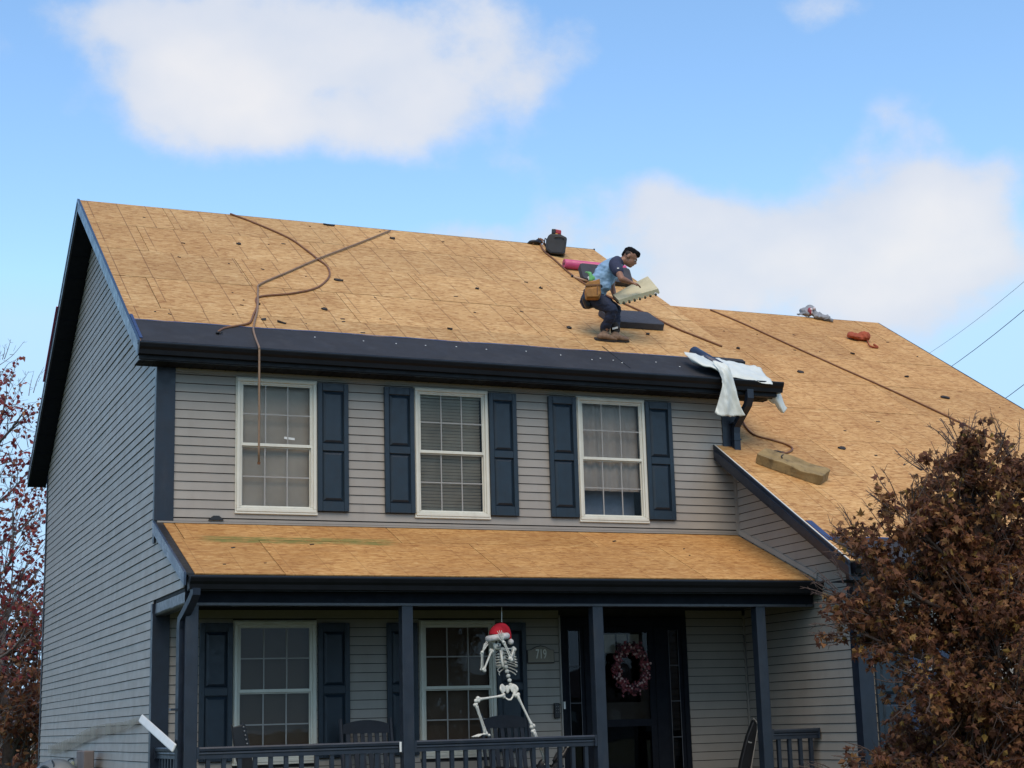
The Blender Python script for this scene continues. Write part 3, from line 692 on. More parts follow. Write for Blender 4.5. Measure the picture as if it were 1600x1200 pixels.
# ------------------------------------------------------------------ windows, shutters, door
_win = {}
def ring(m, x0, x1, z0, z1, w, ya, yb):
    m.box(x0, x1, ya, yb, z1 - w, z1); m.box(x0, x1, ya, yb, z0, z0 + w); m.box(x0, x0 + w, ya, yb, z0 + w, z1 - w); m.box(x1 - w, x1, ya, yb, z0 + w, z1 - w); return m
def window(x, z, y, shade, w=WW, h=WH, cols=3, rows=2, lift=0.0, label=None, fm=None):
    fm = fm or M_CREAM; gm = M_GLASSLO if shade == 'dark' else M_GLASS
    m = MB(); ring(m, 0, w, 0, h, .034, -.040, .02); ring(m, .034, w - .034, .034, h - .034, .022, -.026, .03)
    m.box(-.012, w + .012, -.028, .0, h, h + .012); m.box(-.012, 0, -.028, 0, -.012, h); m.box(w, w + .012, -.028, 0, -.012, h); m.box(-.014, w + .014, -.034, 0, -.024, 0)
    o = part(m, 'window', fm, label=label); o.location = (x, y, z); bevel(o, .004, 1)
    i0, i1, b, t = .056, w - .056, .056, h - .056; mid = (b + t) / 2
    for s_, (za, zb, yd) in enumerate(((mid + .008, t, -.010), (b, mid - .014, .012))):
        sm = MB(); ring(sm, i0, i1, za - (.0 if s_ == 0 else 0), zb, .012, yd - .008, yd + .012)
        sm.build('sash', fm, o)
        gx0, gx1, gz0, gz1 = i0 + .012, i1 - .012, za + .012, zb - .012
        cw = (gx1 - gx0) / cols; rh = (gz1 - gz0) / rows; mw = .0068
        for c in range(1, cols): MB().box(gx0 + c * cw - mw, gx0 + c * cw + mw, yd - .0075, yd - .002, gz0, gz1).build('muntin', M_MUNTIN, o)
        for r in range(1, rows):
            MB().box(gx0, gx1, yd - .008, yd - .0018, gz0 + r * rh - mw, gz0 + r * rh + mw).build('muntin', M_MUNTIN, o)
        key = (round(cw, 4), round(rh, 4), gm.name)
        if key not in _win:
            me = MB().box(0, cw, -.0015, .0015, 0, rh).mesh('pane'); bm = bmesh.new(); bm.from_mesh(me); bmesh.ops.recalc_face_normals(bm, faces=bm.faces); bm.to_mesh(me); bm.free(); me.materials.append(gm); _win[key] = me
        for c in range(cols):
            for r in range(rows):
                p = bpy.data.objects.new('pane', _win[key]); COL.objects.link(p); p.parent = o; p.location = (gx0 + c * cw, yd, gz0 + r * rh)
    MB().box(i0, i1, -.022, .014, mid - .012, mid + .010).build('meeting_rail', fm, o)
    # what hangs behind the glass
    sy = .075
    if shade == 'blind':
        bl = MB(); zz = t - .02
        while zz > b + lift:
            bl.obox(((i0 + i1) / 2, sy, zz), (1, 0, 0), (0, .55, -1), (0, 1, .55), (i1 - i0) / 2 - .004, .016, .0012); zz -= .036
        q = bl.build('blind', M_BLIND, o); q['kind'] = 'stuff'
        MB().box(i0, i1, sy - .02, sy + .02, t - .03, t).build('blind_headrail', M_CREAM, o); MB().box(i0, i1, sy + .05, sy + .06, 0, h).build('shade', M_ROOMDARK, o)
    elif shade == 'curtain':
        rws = []
        for zz in (t + .04, t - .3, mid, b + .36, b + .30):
            rws.append([(i0 - .01 + (i1 - i0 + .02) * j / 60, sy + .009 * math.sin(j * .62 + zz * 1.3) + .010 * mnoise.noise(Vector((j * .21, zz * 2, 5))), zz) for j in range(61)])
        MB().grid(rws).build('curtain', M_CURT, o, smooth=True)
        MB().box(i0 - .01, i1 + .01, sy + .16, sy + .17, 0, h).build('room_backing', plain_once('blue_room', (.17, .20, .26)), o)
    else:
        mt = M_SHADE if shade == 'shade' else (M_BLUE if shade == 'blue' else M_SHADEDK)  # the blue one paints a sky reflection as the shade's colour
        rws = []
        for q_ in range(13):
            zz = t + .02 - (t + .02 - b - lift) * q_ / 12
            rws.append([(i0 - .012 + (i1 - i0 + .024) * j / 16, sy + .006 * mnoise.noise(Vector((j * .4, zz * 2.5, x))), zz) for j in range(17)])
        MB().grid(rws).build('roller_shade', mt, o, smooth=True)
        if lift: MB().box(i0, i1, sy + .1, sy + .11, 0, h).build('room_backing', M_ROOMDARK, o)
    MB().box(-.0, .012, .03, .13, 0, h).box(w - .012, w, .03, .13, 0, h).box(.012, w - .012, .03, .13, h - .012, h).box(.012, w - .012, .03, .13, 0, .012).build('jamb', M_CREAM, o)
    return o
_once = {}
def plain_once(n, c, **k):
    if n not in _once: _once[n] = plain(n, c, **k)
    return _once[n]
w0 = window(*WINS_U[0], 0, 'shade', label='upper window with plain pale shade, hose hanging before it')
MB().obox((.575, -.0135, .80), (1, 0, -.10), (0, 0, 1), (0, 1, 0), .058, .012, .0015).build('sticker', M_WHITE, w0)
window(*WINS_U[1], 0, 'blind', label='upper middle window with closed slatted blind')
window(*WINS_U[2], 0, 'curtain', label='upper window with curtains, bluish along the bottom panes')
window(*WINS_L[0], 0, 'blinddk' if 0 else 'dark', label='porch window left of the rocking chair, reflecting clouds')
window(*WINS_L[1], 0, 'dark', label='porch window behind the skeleton, dark brown shade')
wg = window(7.42, 1.0, WFY, 'blue', w=1.08, h=1.35, fm=M_NAVY, label='wing window behind the brown tree')  # blue shade stands in for sky mirrored in the panes

def shutter(x, z, w, y=-.012, h=1.40):
    m = MB(); st = .052
    m.box(0, w, -.006, .008, 0, h)
    m.box(0, st, -.030, -.006, 0, h); m.box(w - st, w, -.030, -.006, 0, h)
    rails = [(0, .105), (.655, .735), (h - .085, h)]
    for a, b in rails: m.box(st, w - st, -.030, -.006, a, b)
    o = part(m, 'shutter', M_NAVYSH); o.location = (x, y - .008, z); bevel(o, .004, 1)
    for (a, b) in ((rails[0][1], rails[1][0]), (rails[1][1], rails[2][0])):
        x0, x1 = st + .006, w - st - .006; s_ = .032; a += .006; b -= .006
        MB().hexa([(x0, -.0062, a), (x1, -.0062, a), (x1, -.0062, b), (x0, -.0062, b)], [(x0 + s_, -.026, a + s_), (x1 - s_, -.026, a + s_), (x1 - s_, -.026, b - s_), (x0 + s_, -.026, b - s_)]).build('panel', M_NAVYSH, o)
    for zz in (.03, .69, h - .03):
        for xx in (.02, w - .02): MB().ball((xx, -.031, zz), (.005, .003, .005), 6, 4).build('screw', M_BLACK, o)
    return o
for x0, x1 in ((1.703, 2.048), (2.462, 2.808), (3.703, 4.040), (4.440, 4.792), (5.690, 6.040)): shutter(x0, 3.826, x1 - x0)
for x0, x1 in ((.452, .795), (1.703, 2.045), (2.462, 2.808), (3.725, 4.078)): shutter(x0, 1.25, x1 - x0, h=1.39)
shutter(7.07, 1.0, .33, y=WFY - .012, h=1.38)

# front door with side lights
x0, x1, zt = DOORX; zf = .45
m = MB(); m.box(x0 - .02, x0 + .04, -.03, .10, zf, zt); m.box(x1 - .04, x1 + .02, -.03, .10, zf, zt); m.box(x0 + .04, x1 - .04, -.03, .10, zt - .10, zt)
m.box(x0 + .27, x0 + .40, -.022, .10, zf, zt - .10); m.box(x1 - .40, x1 - .25, -.022, .10, zf, zt - .10); m.box(x0 + .04, x1 - .04, -.02, .12, zf, zf + .05)
door = part(m, 'door_frame', M_SOFFIT); bevel(door, .005, 1)
part(MB().box(x0 - .034, x0 - .021, -.032, -.0, zf, zt + .02), 'siding_channel', M_MUNTIN)
def sidelight(a, b, blind):
    m = MB(); ring(m, a, b, zf + .05, zt - .10, .045, .0, .03); o = part(m, 'sidelight', M_SOFFIT)
    zs = [zf + .095 + (zt - .145 - zf - .095) * i / 5 for i in range(6)]
    for i in range(5):
        MB().box(a + .045, b - .045, .012, .016, zs[i] + .006, zs[i + 1] - .006).build('pane', M_GLASSDK, o)
        if i: MB().box(a + .045, b - .045, .002, .024, zs[i] - .006, zs[i] + .006).build('muntin', plain_once('dk_muntin', (.06, .065, .075)), o)
    MB().box(a + .043, a + .047, -.004, .0, zf + .09, zt - .14).box(b - .047, b - .043, -.004, .0, zf + .09, zt - .14).build('glazing_bead', plain_once('bead', (.16, .17, .19)), o)
    if blind:
        q = MB(); z = zt - .15
        while z > zf + .5: q.obox(((a + b) / 2, .05, z), (1, 0, .06 * math.sin(z * 40)), (0, .3, 1), (0, 1, -.3), (b - a) / 2 - .04, .026, .002); z -= .058
        q = q.build('blind', plain_once('sidelight_blind', (.11, .115, .13)), o); q['kind'] = 'stuff'
    MB().box(a, b, .13, .14, zf, zt).build('room_backing', M_ROOMDARK, o); return o
sidelight(x0 + .04, x0 + .27, False); sidelight(x1 - .25, x1 - .04, True)
da, db = x0 + .40, x1 - .40
m = MB(); ring(m, da, db, zf + .06, zt - .10, .075, -.012, .022); m.box(da + .075, db - .075, -.012, .022, 1.48, 1.56); m.box(da + .075, db - .075, -.008, .02, zf + .135, .75)
sd_ = part(m, 'storm_door', M_SOFFIT, label='dark storm door with wreath'); bevel(sd_, .004, 1)
MB().box(da + .075, db - .075, .0, .004, 1.56, zt - .175).build('pane', M_GLASSLO, sd_); MB().box(da + .075, db - .075, .0, .004, .75, 1.48).build('pane', M_GLASSDK, sd_)
rows = []
m = MB(); ring(m, da + .02, db - .02, zf + .06, zt - .1, .14, .06, .10); m.box(da + .16, db - .16, .06, .10, zf + .2, 1.75); inner = m.build('inner_door', plain_once('brown_door', (.030, .024, .021)), sd_)
MB().box(da + .16, db - .16, .052, .057, 2.30, zt - .19).build('fanlight', plain_once('fan_daylight', (.70, .70, .66)), sd_)  # opaque pale pane: daylight in the door glass put into its colour
for i in range(1, 3): MB().box(da + .16 + i * (db - da - .32) / 3 - .008, da + .16 + i * (db - da - .32) / 3 + .008, .045, .052, 2.30, zt - .19).build('muntin', M_SOFFIT, sd_)
MB().box(da + .03, da + .05, -.06, -.03, 1.40, 1.58).box(da + .03, da + .05, -.032, -.012, 1.41, 1.43).box(da + .03, da + .05, -.032, -.012, 1.55, 1.57).build('handle', M_BLACK, sd_)

# ------------------------------------------------------------------ porch posts and railing
PX = [(.002, .125), (2.128, 2.243), (4.204, 4.322), (6.152, 6.268)]; PY0, PY1 = -1.51, -1.395
for a, b in PX:
    o = part(MB().box(a, b, PY0, PY1, .45, 2.722), 'porch_post', M_WOODNAVY); bevel(o, .008, 2)
    MB().box(a - .015, b + .015, PY0 - .015, PY1 + .015, .45, .56).build('post_base', M_WOODNAVY, o)
RT = [(-.045, 1.375), (-.048, 1.398), (-.040, 1.412), (.040, 1.412), (.048, 1.398), (.045, 1.375), (.030, 1.366), (.034, 1.350), (.028, 1.338), (.028, 1.305), (-.028, 1.305), (-.028, 1.338), (-.034, 1.350), (-.030, 1.366)]
def railing(x0, x1, y, n, name='porch_railing', axis='x'):
    f = (lambda u: (lambda p: (u, y + p[0], p[1]))) if axis == 'x' else (lambda u: (lambda p: (y + p[0], u, p[1])))
    o = part(MB().extrude(RT, f(x0), f(x1)), name, M_WOODNAVY)
    if axis == 'x': MB().box(x0, x1, y - .022, y + .022, .53, .60).build('bottom_rail', M_WOODNAVY, o)
    else: MB().box(y - .022, y + .022, x0, x1, .53, .60).build('bottom_rail', M_WOODNAVY, o)
    for u in (x0, x1 - .022):
        e = MB()
        if axis == 'x': e.box(u, u + .022, y - .05, y + .05, 1.302, 1.414)
        else: e.box(y - .05, y + .05, u, u + .022, 1.302, 1.414)
        e.build('rail_bracket', M_WOODNAVY, o)
    me = MB().box(-.019, .019, -.019, .019, .60, 1.305).mesh('baluster'); bm = bmesh.new(); bm.from_mesh(me); bmesh.ops.recalc_face_normals(bm, faces=bm.faces); bm.to_mesh(me); bm.free(); me.materials.append(M_WOODNAVY)
    for i in range(n):
        u = x0 + (x1 - x0) * (i + .75) / (n + .5)
        q = bpy.data.objects.new('baluster', me); COL.objects.link(q); q.parent = o; q.location = (u, y, 0) if axis == 'x' else (y, u, 0)
    return o
yr = -1.452
r1 = railing(.126, 2.127, yr, 13); railing(2.244, 4.203, yr, 13)
railing(6.269, 6.872, yr, 4); railing(-1.394, -.035, .06, 9, axis='y')
MB().box(2.085, 2.105, -1.512, -1.506, 1.31, 1.405).build('bracket_clip', M_WHITE, r1)
# ------------------------------------------------------------------ things left on the roof
def hose(name, label, pts, r, mat, group=None, smooth=8, seg=8):
    o = MB().tube(catmull(pts, smooth), r, seg).build(name, mat, None, True); return tag(o, label, 'hose', group)
H = .013
def mp(l, h=H): return [on_main(x, y, h) for x, y in l]
def wp(l, h=H): return [on_wing(x, y, h) for x, y in l]
h1 = thing('air_hose', 'brown air hose looping over left roof, short end lying on dark membrane', 'hose', 'brown air hoses')
MB().tube(catmull(mp([(360, 334), (395, 347), (450, 371), (478, 390), (497, 405), (511, 416), (515, 430), (505, 443), (488, 452), (452, 459), (404, 464), (402, 478), (396, 492), (392, 502), (386, 506), (366, 510), (350, 513), (341, 518)]), 6), .0125, 8).build('tube', M_HOSE, h1, True)
p = on_main(340, 520, .02); MB().ball(p, (.022, .03, .018), 8, 6).tube([p, p + Vector((.05, -.02, 0))], [.012, .008], 6).build('coupling', M_BLACK, h1, True)
h2 = thing('air_hose', 'brown air hose crossing left roof, hanging over gutter before the first upper window', 'hose', 'brown air hoses')
pts = mp([(610, 360), (560, 380), (500, 403), (452, 424), (408, 443), (403, 452), (403, 470), (402, 484), (399, 497), (397, 506)], .020)
pts += mp([(396, 516), (400, 530)], .02)
e = onY(405, 541, -.425); pts += [e + Vector((0, .02, .005)), e + Vector((0, -.005, -.04))]
MB().tube(catmull(pts, 6) + [onY(405, 600, -.43), onY(405, 650, -.43), onY(404.5, 700, -.43), onY(404.5, 722, -.43)], .0115, 8).build('tube', M_CORD, h2, True)
q = onY(404.5, 722, -.43); MB().tube([q, q - Vector((0, 0, .025))], [.018, .014], 8).build('coupling', M_HOSE, h2)
hose('air_hose', 'dark brown air hose running from ridge jug down past the roofer', mp([(833, 381), (842, 378), (850, 392), (868, 407), (893, 429), (925, 450), (960, 467), (984, 478), (1012, 491), (1055, 512), (1095, 528), (1128, 541)]), .013, M_HOSE, 'brown air hoses')
hose('air_hose', 'brown air hose lying straight down the lower right roof into brown tree', wp([(1110, 484), (1160, 505), (1230, 537), (1310, 573), (1400, 613), (1490, 655), (1560, 690)]), .013, M_HOSE, 'brown air hoses')
hose('air_hose', 'orange brown hose curling by the downspout above dirty foam pad', [on_wing(1157, 650, .05)] + wp([(1166, 668), (1180, 680), (1205, 687), (1228, 694), (1238, 701), (1231, 707), (1214, 709), (1198, 706), (1196, 712)]), .013, M_HOSE, 'brown air hoses')

def frame_on(p, nrm, ang):
    """axes lying on a sloping roof: u across (turned by ang), v up the slope, n out of it"""
    u = Vector((1, 0, 0)); v = nrm.cross(u).normalized()
    return u * math.cos(ang) + v * math.sin(ang), v * math.cos(ang) - u * math.sin(ang), nrm
def slab(name, label, cat, c, u, v, n_, hx, hy, hz, mat, bv=.03, group=None, lump=0.0, seed=0):
    """foam pad: rounded block with uneven faces"""
    m = MB(); nx, ny, nz = 14, 8, 3; vs = {}; 
    def idx(i, j, k_):
        if (i, j, k_) not in vs:
            a, b, d = -1 + 2 * i / nx, -1 + 2 * j / ny, -1 + 2 * k_ / nz
            x, y, z = a * hx, b * hy, d * hz
            rx_, ry_ = max(0, abs(x) - (hx - bv)), max(0, abs(y) - (hy - bv)); rr = math.hypot(rx_, ry_)
            if rr > bv: x = math.copysign(hx - bv + rx_ * bv / rr, x); y = math.copysign(hy - bv + ry_ * bv / rr, y)
            pp = Vector((x, y, z)); q_ = lump * mnoise.noise(Vector((x * 7, y * 7, z * 9 + seed)))
            w_ = c + u * (x + q_ * .6) + v * (y + q_ * .6) + n_ * (z + (q_ if k_ else 0)); m.v.append(tuple(w_)); vs[(i, j, k_)] = len(m.v) - 1
        return vs[(i, j, k_)]
    for i in range(nx):
        for j in range(ny):
            m.f.append((idx(i, j, nz), idx(i + 1, j, nz), idx(i + 1, j + 1, nz), idx(i, j + 1, nz))); m.f.append((idx(i, j, 0), idx(i, j + 1, 0), idx(i + 1, j + 1, 0), idx(i + 1, j, 0)))
    for k_ in range(nz):
        for i in range(nx):
            m.f.append((idx(i, 0, k_), idx(i + 1, 0, k_), idx(i + 1, 0, k_ + 1), idx(i, 0, k_ + 1))); m.f.append((idx(i, ny, k_), idx(i, ny, k_ + 1), idx(i + 1, ny, k_ + 1), idx(i + 1, ny, k_)))
        for j in range(ny):
            m.f.append((idx(0, j, k_), idx(0, j, k_ + 1), idx(0, j + 1, k_ + 1), idx(0, j + 1, k_))); m.f.append((idx(nx, j, k_), idx(nx, j + 1, k_), idx(nx, j + 1, k_ + 1), idx(nx, j, k_ + 1)))
    o = m.build(name, mat); tag(o, label, cat, group); b = bevel(o, .008, 2, 50); return o
# pads of charcoal foam
a_, b_ = on_main(938, 505), on_main(1028, 512); c = (on_main(985, 491) + on_main(985, 518)) / 2
u, v, n_ = frame_on(c, NM, 0.02); slab('foam_pad', 'charcoal foam pad lying on the roof right of the roofer\'s legs', 'foam pad', c + NM * .045, u, v, n_, .37, .26, .042, M_PADDK, .045, 'charcoal foam pads', .004, 1)
c = on_main(944, 441, .0); u, v, n_ = frame_on(c, NM, -.06); slab('foam_pad', 'charcoal foam pad propped against the pink roll behind the roofer', 'foam pad', c + NM * .10, u, (v + n_ * .55).normalized(), (n_ - v * .55).normalized(), .38, .15, .045, M_PADDK, .04, 'charcoal foam pads', .004, 2)
# roll of pink underlayment
r_ = thing('underlayment_roll', 'pink underlayment roll lying near the ridge behind the roofer', 'roll', loc=on_main(930, 412))
a_ = on_main(881, 412, .068); b_ = a_ + Vector((.95, -.03, -.02)); base = on_main(930, 412)
def local(m, o): m.v = [tuple(Vector(p) - o.location) for p in m.v]; return m
t = (b_ - a_).normalized()
m = MB(); m.tube([a_, a_ + t * .004, b_], [.063, .068, .068], 24, cap=False); local(m, r_).build('wound_sheet', M_PINK, r_, True)
m = MB(); m.tube([a_ + t * .003, a_ + t * .006], .064, 24); local(m, r_).build('roll_end', plain('pink_end', (.50, .10, .19), .7, .2, 30), r_)
m = MB(); m.tube([a_ - t * .002, a_ + t * .05], .020, 14); local(m, r_).build('core_hole', M_BLACK, r_)
# black jug on the ridge
c = on_main(868, 399, .0); jug = thing('water_jug', 'black square-shouldered plastic jug standing on the ridge', 'jug', loc=c)
X = RV; Yv = DV; Z = Vector((0, 0, 1)); T = (X * .99 + Z * -.08).normalized(); U = (Z * .99 + X * .08).normalized()
prof = [(-.14, .055), (-.08, .0), (.115, -.005), (.135, .02), (.155, .235), (.145, .255), (.06, .295), (-.08, .30), (-.115, .275), (-.150, .20), (-.152, .10)]
m = MB(); m.hexa([T * a - Yv * .10 + U * b for a, b in prof], [T * a + Yv * .10 + U * b for a, b in prof]); o = m.build('body', M_BLACK, jug); bevel(o, .018, 3, 25)
m = MB(); m.hexa([T * a * .82 + Vector((0, 0, .018)) - Yv * .106 + U * b * .86 for a, b in prof], [T * a * .82 + Vector((0, 0, .018)) - Yv * .098 + U * b * .86 for a, b in prof]); bevel(m.build('embossed_face', plain_once('black_face', (.017, .017, .02), rough=.5), jug), .006, 2)
MB().tube(catmull([T * -.03 - Yv * .115 + U * .235, T * .02 - Yv * .13 + U * .25, T * .08 - Yv * .13 + U * .245, T * .11 - Yv * .115 + U * .225], 4), .008, 6).build('handle', plain_once('grey_handle', (.07, .07, .075)), jug, True)
MB().tube([T * -.09 + U * .20 - Yv * .03, T * -.165 + U * .24 - Yv * .03, T * -.175 + U * .17 - Yv * .03, T * -.15 + U * .12 - Yv * .03], .012, 6).build('side_handle', M_BLACK, jug, True)
c2 = c + U * .298 + T * -.01; nt_ = thing('tape_tool', 'small red and yellow tool set on top of the black jug', 'tool', loc=c2)
m = MB(); m.obox(U * .055 + T * .02, T + U * -.15, Yv, U, .058, .035, .035); bevel(m.build('red_body', M_REDTOOL, nt_), .014, 2)
m = MB(); m.obox(U * .052 + T * -.035 - Yv * .01, T, Yv, U, .03, .045, .038); bevel(m.build('dark_drum', M_BLACK, nt_), .014, 3)
m = MB(); m.obox(U * .012 + T * -.01 - Yv * .015, T + U * -.2, Yv, U, .045, .03, .015); bevel(m.build('yellow_base', M_YELTOOL, nt_), .005, 2)
c = on_main(838, 382, .0); bg_ = thing('tool_belt', 'dark tool belt with brown straps slumped over ridge beside the jug', 'tool belt', loc=c)
m = MB(); m.ball((-.03, .0, .03), (.10, .07, .035), 12, 8).ball((.05, .02, .05), (.06, .06, .05), 10, 7).ball((-.09, .02, .012), (.06, .05, .018), 10, 6)
remeshed('pouch', m, .012, M_BLACK, bg_, 2)
for dx in (.0, .03): MB().tube(catmull([(.02 + dx, -.03, .09), (.05 + dx, -.08, .05), (.07 + dx, -.10, -.01), (.10 + dx, -.14, -.06)], 5), .010, 6, flat=.5).build('strap', M_HOSE, bg_, True)

# dirty foam pad on the wing roof
c = on_wing(1236, 736, 0); u, v, n_ = frame_on(c, NW, -.85); slab('foam_pad', 'dirty ochre foam pad lying low on the right roof by the downspout', 'foam pad', c + NW * .06, u, v, n_, .41, .17, .058, M_PADBRN, .05, None, .022, 5)
m = MB(); p0 = c + NW * .12 + u * -.16 + v * .02; m.tube(catmull([p0 + u * -.01 + v * .1, p0 + u * .0 + NW * .012, p0 + u * .03 - v * .06 + NW * .01], 5), .008, 5); tag(m.build('torn_strap', M_SCRAP, None, True), 'short dark strap scrap lying on the dirty ochre foam pad', 'strap')

# crumpled clothes
def crumple(name, label, cat, c, nrm, dims, mat, seed, lobes, voxel=.012, amp=.02, ang=0.0):
    u, v, n_ = frame_on(c, nrm, ang); m = MB(); A = Matrix((u, v, n_)).transposed()
    for (x, y, z, rx_, ry_, rz_) in lobes: m.ball(c + u * x + v * y + n_ * z, (rx_, ry_, rz_), 16, 10, A)
    o = remeshed(name, m, voxel, mat, None, 2)
    sv_ = Vector((seed, 0, 0))
    ruffle(o, lambda p: amp * mnoise.noise(Vector((p.x * 9, p.y * 9, p.z * 14)) + sv_) - amp * 1.2 * abs(mnoise.noise(Vector((p.x * 17 + seed, p.y * 17, p.z * 20)))))
    return tag(o, label, cat)
c = on_wing(1272, 497, 0)
hd = crumple('hooded_sweatshirt', 'crumpled grey sweatshirt thrown over the ridge of the right roof', 'clothing', c, NW, None, M_GREYCLOTH, 2, [(-.10, .10, .06, .12, .12, .08), (-.03, .12, .11, .10, .08, .06), (.06, .02, .05, .12, .12, .06), (.16, -.05, .035, .11, .10, .05), (.24, -.10, .025, .08, .07, .035), (-.2, .09, .02, .08, .06, .03)], amp=.032)
m = MB(); q = c + NW * .14 + Vector((-.05, .02, .0)); 
for i, (dx, dz, r_2) in enumerate(((-.035, .0, .03), (.02, .02, .024), (-.03, -.045, .022))): m.ball(q + RV * dx + Vector((0, 0, dz)) - DV * .02, (r_2, r_2, r_2), 8, 6)
m.build('print', plain_once('print_white', (.7, .62, .62)), hd, True)
m = MB(); m.ball(q + RV * -.05 + Vector((0, 0, -.02)) - DV * .015, (.045, .035, .06), 8, 6); m.build('print', plain_once('print_red', (.28, .04, .06)), hd, True)
c = on_wing(1342, 531, 0)
rb = crumple('rust_bag', 'rust red cloth bundle with trailing strap on the right roof', 'cloth', c, NW, None, M_REDCLOTH, 6, [(-.10, .0, .055, .13, .11, .06), (.08, .01, .07, .10, .12, .075), (.0, -.02, .04, .10, .08, .045)], amp=.02, ang=-.05)
MB().tube(catmull([c + NW * .03 + Vector((.10, -.06, -.04)), on_wing(1360, 541, .02), on_wing(1372, 543, .015), on_wing(1365, 538, .015)], 5), .016, 6, flat=.5).build('strap', M_REDCLOTH, rb, True)

# shingle scraps: the larger ones one by one, each with its own torn outline
SCR = [(514, 352, 'm', 34, 14, 'near the ridge right of hose start'), (529, 439, 'm', 26, 8, 'right of the hose loop on the left roof'), (507, 484, 'm', 20, 8, 'below the hose loop just above the membrane'),
       (845, 451, 'm', 14, 8, 'left of the pouch on the main roof'), (889, 513, 'm', 16, 12, 'left of the roofer\'s boots'), (612, 373, 'm', 18, 8, 'under the hose end at ridge'), (513, 351, None, 0, 0, ''), (373, 382, 'm', 14, 8, 'left of the crossing hoses'),
       (1153, 545, 'w', 16, 8, 'at the end of the hose by the blue roll'), (1251, 582, 'w', 26, 10, 'on the right roof beneath long hose'), (1315, 701, 'w', 30, 14, 'right of the dirty ochre pad'), (1332, 553, 'w', 18, 8, 'below the rust red bundle'),
       (1476, 622, 'w', 32, 12, 'far right of the long hose'), (1416, 589, 'w', 14, 6, 'above the long hose near the right edge'), (1216, 707, 'w', 34, 12, 'under the curled hose'), (600, 491, None, 0, 0, ''), (703, 515, 'm', 14, 6, 'in the middle just above the membrane'), (745, 452, 'm', 12, 6, 'in the middle of the main roof'),
       (985, 555, None, 0, 0, ''), (1012, 523, 'm', 12, 6, 'below the charcoal pad beside the boots'), (404, 476, 'm', 12, 5, 'touching the hose where both strands meet'), (440, 505, 'm', 30, 5, 'along the membrane edge right of the hose'), (412, 500, 'm', 14, 8, 'beside the hose at membrane edge'),
       (930, 549, None, 0, 0, ''), (1130, 612, None, 0, 0, ''), (337, 808, None, 0, 0, '')]
rnd = random.Random(5)
for px, py, wh, w_, h_, where in SCR:
    if not wh: continue
    c = on_main(px, py) if wh == 'm' else on_wing(px, py); nn = NM if wh == 'm' else NW; u, v, n_ = frame_on(c, nn, rnd.uniform(-.5, .1))
    hx, hy = w_ / 400, h_ / 300; poly = []
    for i in range(7):
        a = 2 * math.pi * i / 7 + rnd.uniform(-.25, .25); r0 = rnd.uniform(.65, 1.1); poly.append((hx * r0 * math.cos(a), hy * r0 * math.sin(a)))
    m = MB(); m.hexa([c + u * a + v * b + n_ * .002 for a, b in poly], [c + u * a + v * b + n_ * (.008 + rnd.uniform(0, .02)) for a, b in poly])
    tag(m.build('shingle_scrap', M_SCRAP), 'torn dark shingle scrap ' + where, 'shingle scrap', 'shingle scraps on the roof')
m = MB()
for i in range(70):
    if i < 35: x, y = rnd.uniform(0, 7.1), rnd.uniform(.3, 4.4); c = Vector((x, y, main_z(y))); nn = NM
    elif i < 62: x, y = rnd.uniform(7.3, 12.5), rnd.uniform(-2, 4.8); c = Vector((x, y, wing_z(y))); nn = NW
    else: x, y = rnd.uniform(.2, 6.8), rnd.uniform(-1.5, -.1); c = Vector((x, y, porch_z(y))); nn = NP
    u, v, n_ = frame_on(c, nn, rnd.uniform(-.8, .8)); s_ = rnd.uniform(.006, .017)
    m.obox(c + n_ * .004, u, v, n_, s_ * rnd.uniform(1, 2), s_ * .6, .003)
tag(m.build('roof_grit', M_SCRAP), 'tiny dark shingle crumbs strewn over the bare sheathing', 'debris', kind='stuff')
# small dark vent hood on the front wall beside the first window
o = MB(); c = onY(337, 810, -.02); o.extrude([(-.08, 0), (.08, 0), (.06, .02), (.03, .045), (-.03, .045), (-.055, .025)], lambda p: (c.x + p[0], -.05, c.z + p[1] - .02), lambda p: (c.x + p[0], -.017, c.z + p[1] - .02)); part(o, 'wall_vent', M_BLACK)

# membrane roll and its white release film at the right end of the eave
a_ = on_main(1083, 549, .07); b_ = a_ + Vector((.10, -.52, -.52 * SM)); 
rl = thing('membrane_roll', 'dark blue membrane roll end lying at the right of the eave', 'roll', loc=a_); t = (b_ - a_)
MB().tube([(0, 0, 0), t * .02, t], [.060, .068, .068], 18).build('wound_sheet', plain('roll_blue', (.022, .035, .075), .35, .2, 8), rl, True)
c = on_main(1135, 563, .03); u, v, n_ = frame_on(c, NM, -.06); m = MB(); m.obox((0, 0, 0), u, v, n_, .24, .05, .02); o = m.build('loose_flap', M_MEMB, rl); o.location = c - a_; bevel(o, .01, 2)
film = thing('release_film', 'white plastic release film draped over the gutter end, two tails hanging', 'plastic film', loc=on_main(1140, 580))
def sheet(rowspx, name, div=5, wr=.012, seed=0.0):
    """rows of (px, py, height above eave plane or ('y', depth))"""
    R_ = []
    for row in rowspx:
        r = []
        for (x, y, d) in row: r.append(onY(x, y, d[1]) if isinstance(d, tuple) else on_main(x, y, d))
        R_.append(catmull(r, div))
    cols = list(zip(*R_)); C2 = [catmull(cc, div) for cc in cols]; rows = [list(r) for r in zip(*C2)]
    rows = [[p + Vector((0, -1, .6)) * (wr * mnoise.noise(Vector((p.x * 9 + seed, p.z * 3, p.y * 4))) + wr * .9 * abs(mnoise.noise(Vector((p.x * 21 + p.z * 9, p.z * 6 + seed, p.y * 8))))) - film.location for p in r] for r in rows]
    o = MB().grid(rows).build(name, M_FILM, film, True); s_ = o.modifiers.new('t', 'SOLIDIFY'); s_.thickness = .002; return o
